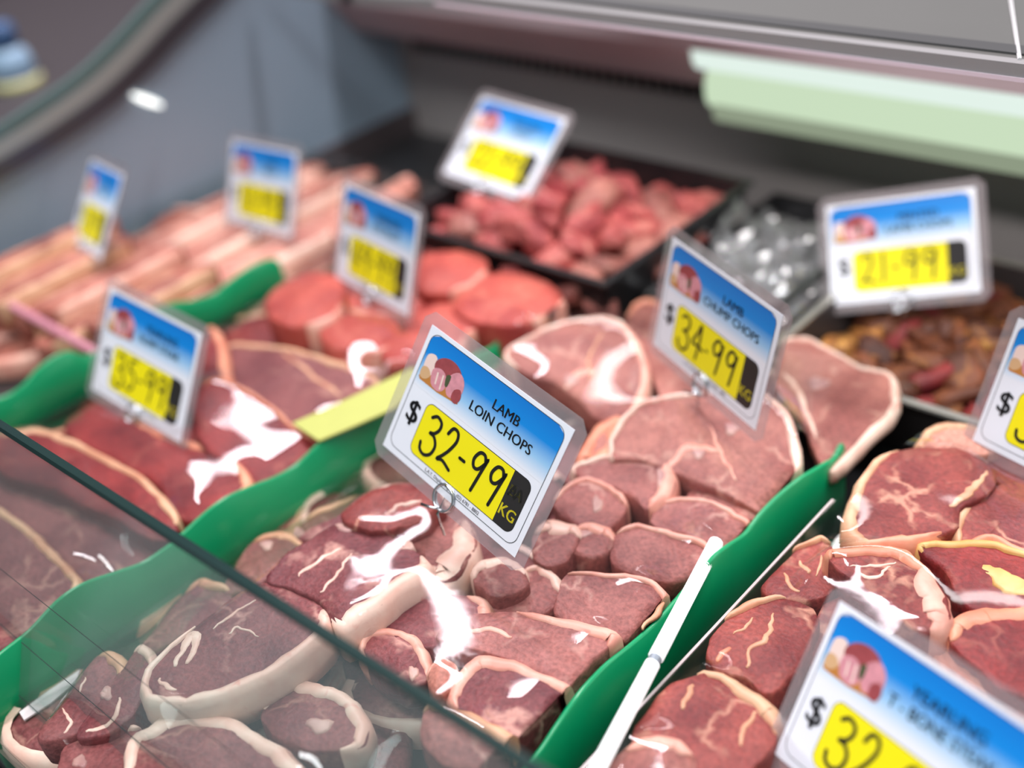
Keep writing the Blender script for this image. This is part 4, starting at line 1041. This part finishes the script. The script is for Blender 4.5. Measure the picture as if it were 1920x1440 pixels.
def card(label, pos, rt, up, lines, price, small=True, scribble=False, ring_dx=0.0, stem_z=None, ring=True, group='price cards'):
    rt = Vector(rt).normalized(); up = Vector(up); up = (up - rt * up.dot(rt)).normalized(); nn = rt.cross(up)
    ctr = W(*pos); base = ctr - up * (CH / 2000)
    root = empty('price_card', base)
    root.matrix_world = Matrix((( rt.x, up.x, nn.x, base.x), (rt.y, up.y, nn.y, base.y), (rt.z, up.z, nn.z, base.z), (0, 0, 0, 1)))
    tag(root, label, 'price card', group)
    def P2(x, y):    # mm from the card's top left -> local metres
        return ((x - CW / 2) / 1000, (CH - y) / 1000)
    def put(name, mb, mat, par, z, lab=None):
        me = bpy.data.meshes.new(name); me.from_pydata([(v.x, v.y, v.z + z) for v in mb.v], [], mb.f); me.materials.append(mat)
        o = bpy.data.objects.new(name, me); col.objects.link(o); o.parent = par
        if lab: o['label'] = lab
        return o
    # laminate pouch with clipped corners
    m_ = 6.8; k_ = 5.5
    oc = [(-m_ + k_, -m_), (CW + m_ - k_, -m_), (CW + m_, -m_ + k_), (CW + m_, CH + m_ - k_), (CW + m_ - k_, CH + m_), (-m_ + k_, CH + m_), (-m_, CH + m_ - k_), (-m_, -m_ + k_)]
    mb = MB(); mb.prism([(*P2(*p), -0.0006) for p in oc][::-1], (0, 0, 0.0004)); put('laminate', mb, LAMI, root, 0)
    mb = MB(); mb.prism([(*P2(*p), -0.0002) for p in ((0, 0), (0, CH), (CW, CH), (CW, 0))], (0, 0, 0.0003)); paper = put('paper', mb, PAPER, root, 0)
    def fl(name, pts, mat, z):
        mb_ = MB(); mb_.add([(*P2(*p), 0) for p in pts], [tuple(range(len(pts)))]); return put(name, mb_, mat, paper, z)
    # blue header fading to white
    outl = rrect(3.0, 2.6, 101.5, 33.0, 5.5, corners=(0, 0, 1, 1))
    mb = MB(); xs = [3 + 98.5 * i / 20 for i in range(21)]; ys = [2.6 + 30.4 * j / 14 for j in range(15)]
    def clampx(x, y):
        r = 5.5
        if y < 2.6 + r:
            dy = 2.6 + r - y; ins = r - math.sqrt(max(0, r * r - dy * dy)); return 3 + ins + (x - 3) / 98.5 * (98.5 - 2 * ins)
        return x
    mb.add([(*P2(clampx(x, y), y), 0) for y in ys for x in xs], [(j * 21 + i, (j + 1) * 21 + i, (j + 1) * 21 + i + 1, j * 21 + i + 1) for j in range(14) for i in range(20)])
    hd = put('header_panel', mb, BLUE, paper, 0.00016)
    at_ = hd.data.attributes.new('fade', 'FLOAT', 'POINT'); at_.data.foreach_set('value', [1 - (y - 2.6) / 30.4 for y in ys for x in xs])
    # thin border line
    a_ = rrect(2.7, 2.3, 101.8, 70.4, 5.8); b_ = rrect(3.05, 2.65, 101.45, 70.05, 5.5); n_ = len(a_)
    mb = MB(); mb.add([(*P2(*p), 0) for p in a_ + b_], [(i, (i + 1) % n_, n_ + (i + 1) % n_, n_ + i) for i in range(n_)]); put('border_line', mb, INK, paper, 0.0002)
    # printed picture of meat
    fl('picture_board', [(4.5, 27.5), (12, 22), (34, 21), (35.5, 27.5), (20, 29.2), (6, 29)], PIC['wood'], 0.00022)
    for nm, pts, mt, z in (('picture_bone', [(5, 16), (8, 13), (12, 13.5), (13, 20), (11, 25), (6, 25)], 'bone', 0.00024), ('picture_fat', [(5, 22), (9, 21), (12, 24), (9, 27.5), (5, 27)], 'tan', 0.00026),
                           ('picture_roast', [(12, 15), (17, 10.5), (24, 9.5), (30, 12), (32, 17), (25, 20), (14, 20)], 'red', 0.00025), ('picture_chop', [(12, 20), (17, 17), (22, 19), (24, 25), (20, 28.5), (14, 27)], 'pink', 0.00028),
                           ('picture_chop', [(24, 17), (29, 12.5), (34, 15), (35.5, 21), (32, 26), (27, 27), (24, 23)], 'pink', 0.00027), ('picture_herb', [(22, 18), (25, 17), (25, 23), (23, 23)], 'green', 0.0003), ('picture_cut', [(30, 22), (34, 20), (36, 24), (34, 28), (30, 27)], 'red', 0.0003)):
        fl(nm, [(q[0], q[1]) for q in catmull(pts, 3, True)], PIC[mt], z)
    for px_ in ((15.5, 19.5, 16.5, 26), (19.5, 19, 20.5, 27)):
        fl('picture_streak', [(px_[0], px_[1]), (px_[0] + 1.1, px_[1]), (px_[2] + 1.1, px_[3]), (px_[2], px_[3])], PIC['bone'], 0.00031)
    # yellow price panel and black unit panel
    YX0, YX1, BX1, Y0, Y1 = 17.8, 84.0, 96.8, 36.2, 65.8
    fl('price_outline', rrect(YX0 - .4, Y0 - .4, BX1 + .4, Y1 + .4, 4.9), INK, 0.00018)
    fl('price_panel', [p for p in rrect(YX0, Y0, YX1, Y1, 4.5, corners=(0, 1, 1, 0))], YEL, 0.00022)
    fl('unit_panel', [p for p in rrect(YX1, Y0, BX1, Y1, 4.5, corners=(1, 0, 0, 1))], BLK, 0.00022)
    def txt(name, s, x, y, h, mat, bold=False, center=True, z=0.00034, maxw=None):
        v, f, x0, x1, y0, y1 = text_mesh(s, bold)
        cap = text_mesh('H', bold); sc = h / (cap[5] - cap[4]); w_ = (x1 - x0) * sc; sx = sc
        if maxw and w_ > maxw: sx = sc * maxw / w_; w_ = maxw
        ox = x - w_ / 2 if center else x
        mb_ = MB(); mb_.add([(*P2(ox + (p[0] - x0) * sx, y - p[1] * sc), 0) for p in v], f); return put(name, mb_, mat, paper, z)
    if lines:
        txt('title_text', lines[0], 65.5, 17.0, 5.3, INK, True)
        txt('title_text', lines[1], 65.5, 25.2, 5.3, INK, True, maxw=52)
    txt('dollar_sign', '$', 10.9, 52.2, 12.0, INK, True)
    txt('unit_text', 'KG', 90.2, 60.4, 6.2, KGY, True, maxw=10.5)
    if scribble:
        txt('faint_unit_text', 'EA', 90.2, 48.5, 5.5, plain('faint_ea', srgb(84, 80, 30), 0.5), True, maxw=9)
        mb = MB(); ribbon(mb, [P2(86, 49), P2(88, 43), P2(90, 49), P2(92, 43), P2(94.5, 48)], 0.0012); put('marker_scribble', mb, MARK, paper, 0.00036)
    if small:
        txt('small_print', 'L.A.Y. Displays Pty Ltd  (02) 6781 - 8802', 54, 69.2, 1.9, INK, False, maxw=42)
    # handwritten price
    mb = MB(); x = 23.0
    for ch in price:
        wd = {'-': 7.4, '.': 5.0, '1': 9.0}.get(ch, 13.3)
        yt = 39.0 + (0.8 if ch in '39' else 0); hgt = 22.5 if ch in '34' else 21.0
        for st in DIG[ch]:
            ribbon(mb, [P2(x + q[0] * (wd - 2.0), yt + (1 - q[1]) * hgt) for q in st], 0.0019)
        x += wd
    put('handwritten_price', mb, MARK, paper, 0.0004)
    # wire ring clip that holds the card
    if ring:
        cp = base + rt * ((-1.0 + ring_dx) / 1000) - up * 0.0002
        R0 = 0.0072; pts = []
        for i in range(49):
            a = math.radians(100 - 15 * i); pts.append(cp + rt * R0 * math.cos(a) + up * R0 * math.sin(a) + nn * (0.0018 - 0.0036 * i / 48))
        end = pts[-1]; bottom = cp - up * (R0 + 0.003)
        sz = (ZC + stem_z) if stem_z is not None else bottom.z - 0.02
        foot = Vector((bottom.x, bottom.y + 0.002, min(sz, bottom.z - 0.008)))
        tail = [cp - up * R0 * 0.92 + nn * 0.001, cp - up * (R0 + 0.0012) - rt * 0.004 + nn * 0.002, cp - up * (R0 + 0.003) - rt * 0.010 + nn * 0.003]
        clip = empty('wire_clip', foot); tag(clip, 'wire ring clip holding the ' + label.split(' reading ')[-1].split(' with ')[0] if False else 'silver wire ring clip under the ' + CLIP_NAMES[len(CLIPS)], 'clip', 'wire card clips'); CLIPS.append(clip)
        WIRE = plain('wire_silver', (0.62, 0.65, 0.68, 1), 0.2, 1.0)
        mb = MB(); mb.tube(pts, 0.00082, 8); mb.build('ring', WIRE, clip, foot, True)
        mb = MB(); mb.tube(tail, 0.00082, 8); mb.build('tail', WIRE, clip, foot, True)
        mb = MB(); mb.tube([end, bottom, foot], 0.0008, 8); mb.build('spike', WIRE, clip, foot, True)
    return root
CLIPS = []
CLIP_NAMES = ['front 32-99 card', '34-99 card', '21-99 card', '35-99 card', 'middle blurred card', 'card over the diced meat', 'second blurred card from the left', 'leftmost blurred card']
card('sharp LAMB LOIN CHOPS price card reading 32-99 in the centre', (-0.3663, 0.321, -0.3444), (0.9722, -0.1049, -0.2094), (0.234, 0.4746, 0.8485), ('LAMB', 'LOIN CHOPS'), '32-99', scribble=True, stem_z=-0.400)
card('LAMB CHUMP CHOPS price card reading 34-99 over the chump chops', (-0.3356, 0.4924, -0.3619), (0.9305, -0.3604, -0.0654), (0.1357, 0.1734, 0.9754), ('LAMB', 'CHUMP CHOPS'), '34.99', stem_z=-0.43)
card('price card reading 21-99 over the brown marinated meat', (-0.3306, 0.7265, -0.4137), (0.9288, 0.2985, 0.2195), (-0.3429, 0.4681, 0.8144), ('MINTED', 'LAMB CHOPS'), '21-99', small=False, stem_z=-0.465)
card('YEARLING RUMP STEAK price card reading 35-99 at the left', (-0.6588, 0.302, -0.3847), (0.9985, 0.0022, -0.0554), (0.0473, 0.4865, 0.8724), ('YEARLING', 'RUMP STEAK'), '35-99', stem_z=-0.44)
card('blurred price card standing in the fillet steaks', (-0.6308, 0.4903, -0.3779), (0.9816, -0.187, 0.0382), (0.0316, 0.3566, 0.9337), ('YEARLING', 'EYE FILLET'), '49-99', stem_z=-0.44)
card('tilted blurred price card over the diced red meat', (-0.6582, 0.6659, -0.3705), (0.9937, -0.1122, -0.0019), (0.0831, 0.7243, 0.6845), ('YEARLING', 'DICED'), '22-99', small=False, stem_z=-0.43)
card('blurred price card above the belly strips, second from left', (-0.8663, 0.5584, -0.4051), (0.9961, -0.0442, 0.0762), (-0.0511, 0.4146, 0.9086), ('PORK', 'BELLY'), '18-99', small=False, stem_z=-0.455)
card('leftmost blurred price card, narrow and turned aside', (-0.937, 0.4341, -0.3878), (0.9593, -0.243, 0.144), (0.0249, 0.5805, 0.8139), ('PORK', 'RIBS'), '13-99', small=False, stem_z=-0.44)
card('price card cut off by the right frame edge', (-0.1463, 0.5489, -0.3872), (0.9547, -0.2939, 0.0469), (0.0833, 0.4152, 0.9059), None, '32-99', ring=False)
card('nearest blurred YEARLING T-BONE price card at the bottom right', (-0.1237, 0.3009, -0.388), (0.9453, -0.3035, 0.12), (0.0807, 0.5736, 0.8151), ('YEARLING', 'T - BONE STEAK'), '32-99', ring=False)
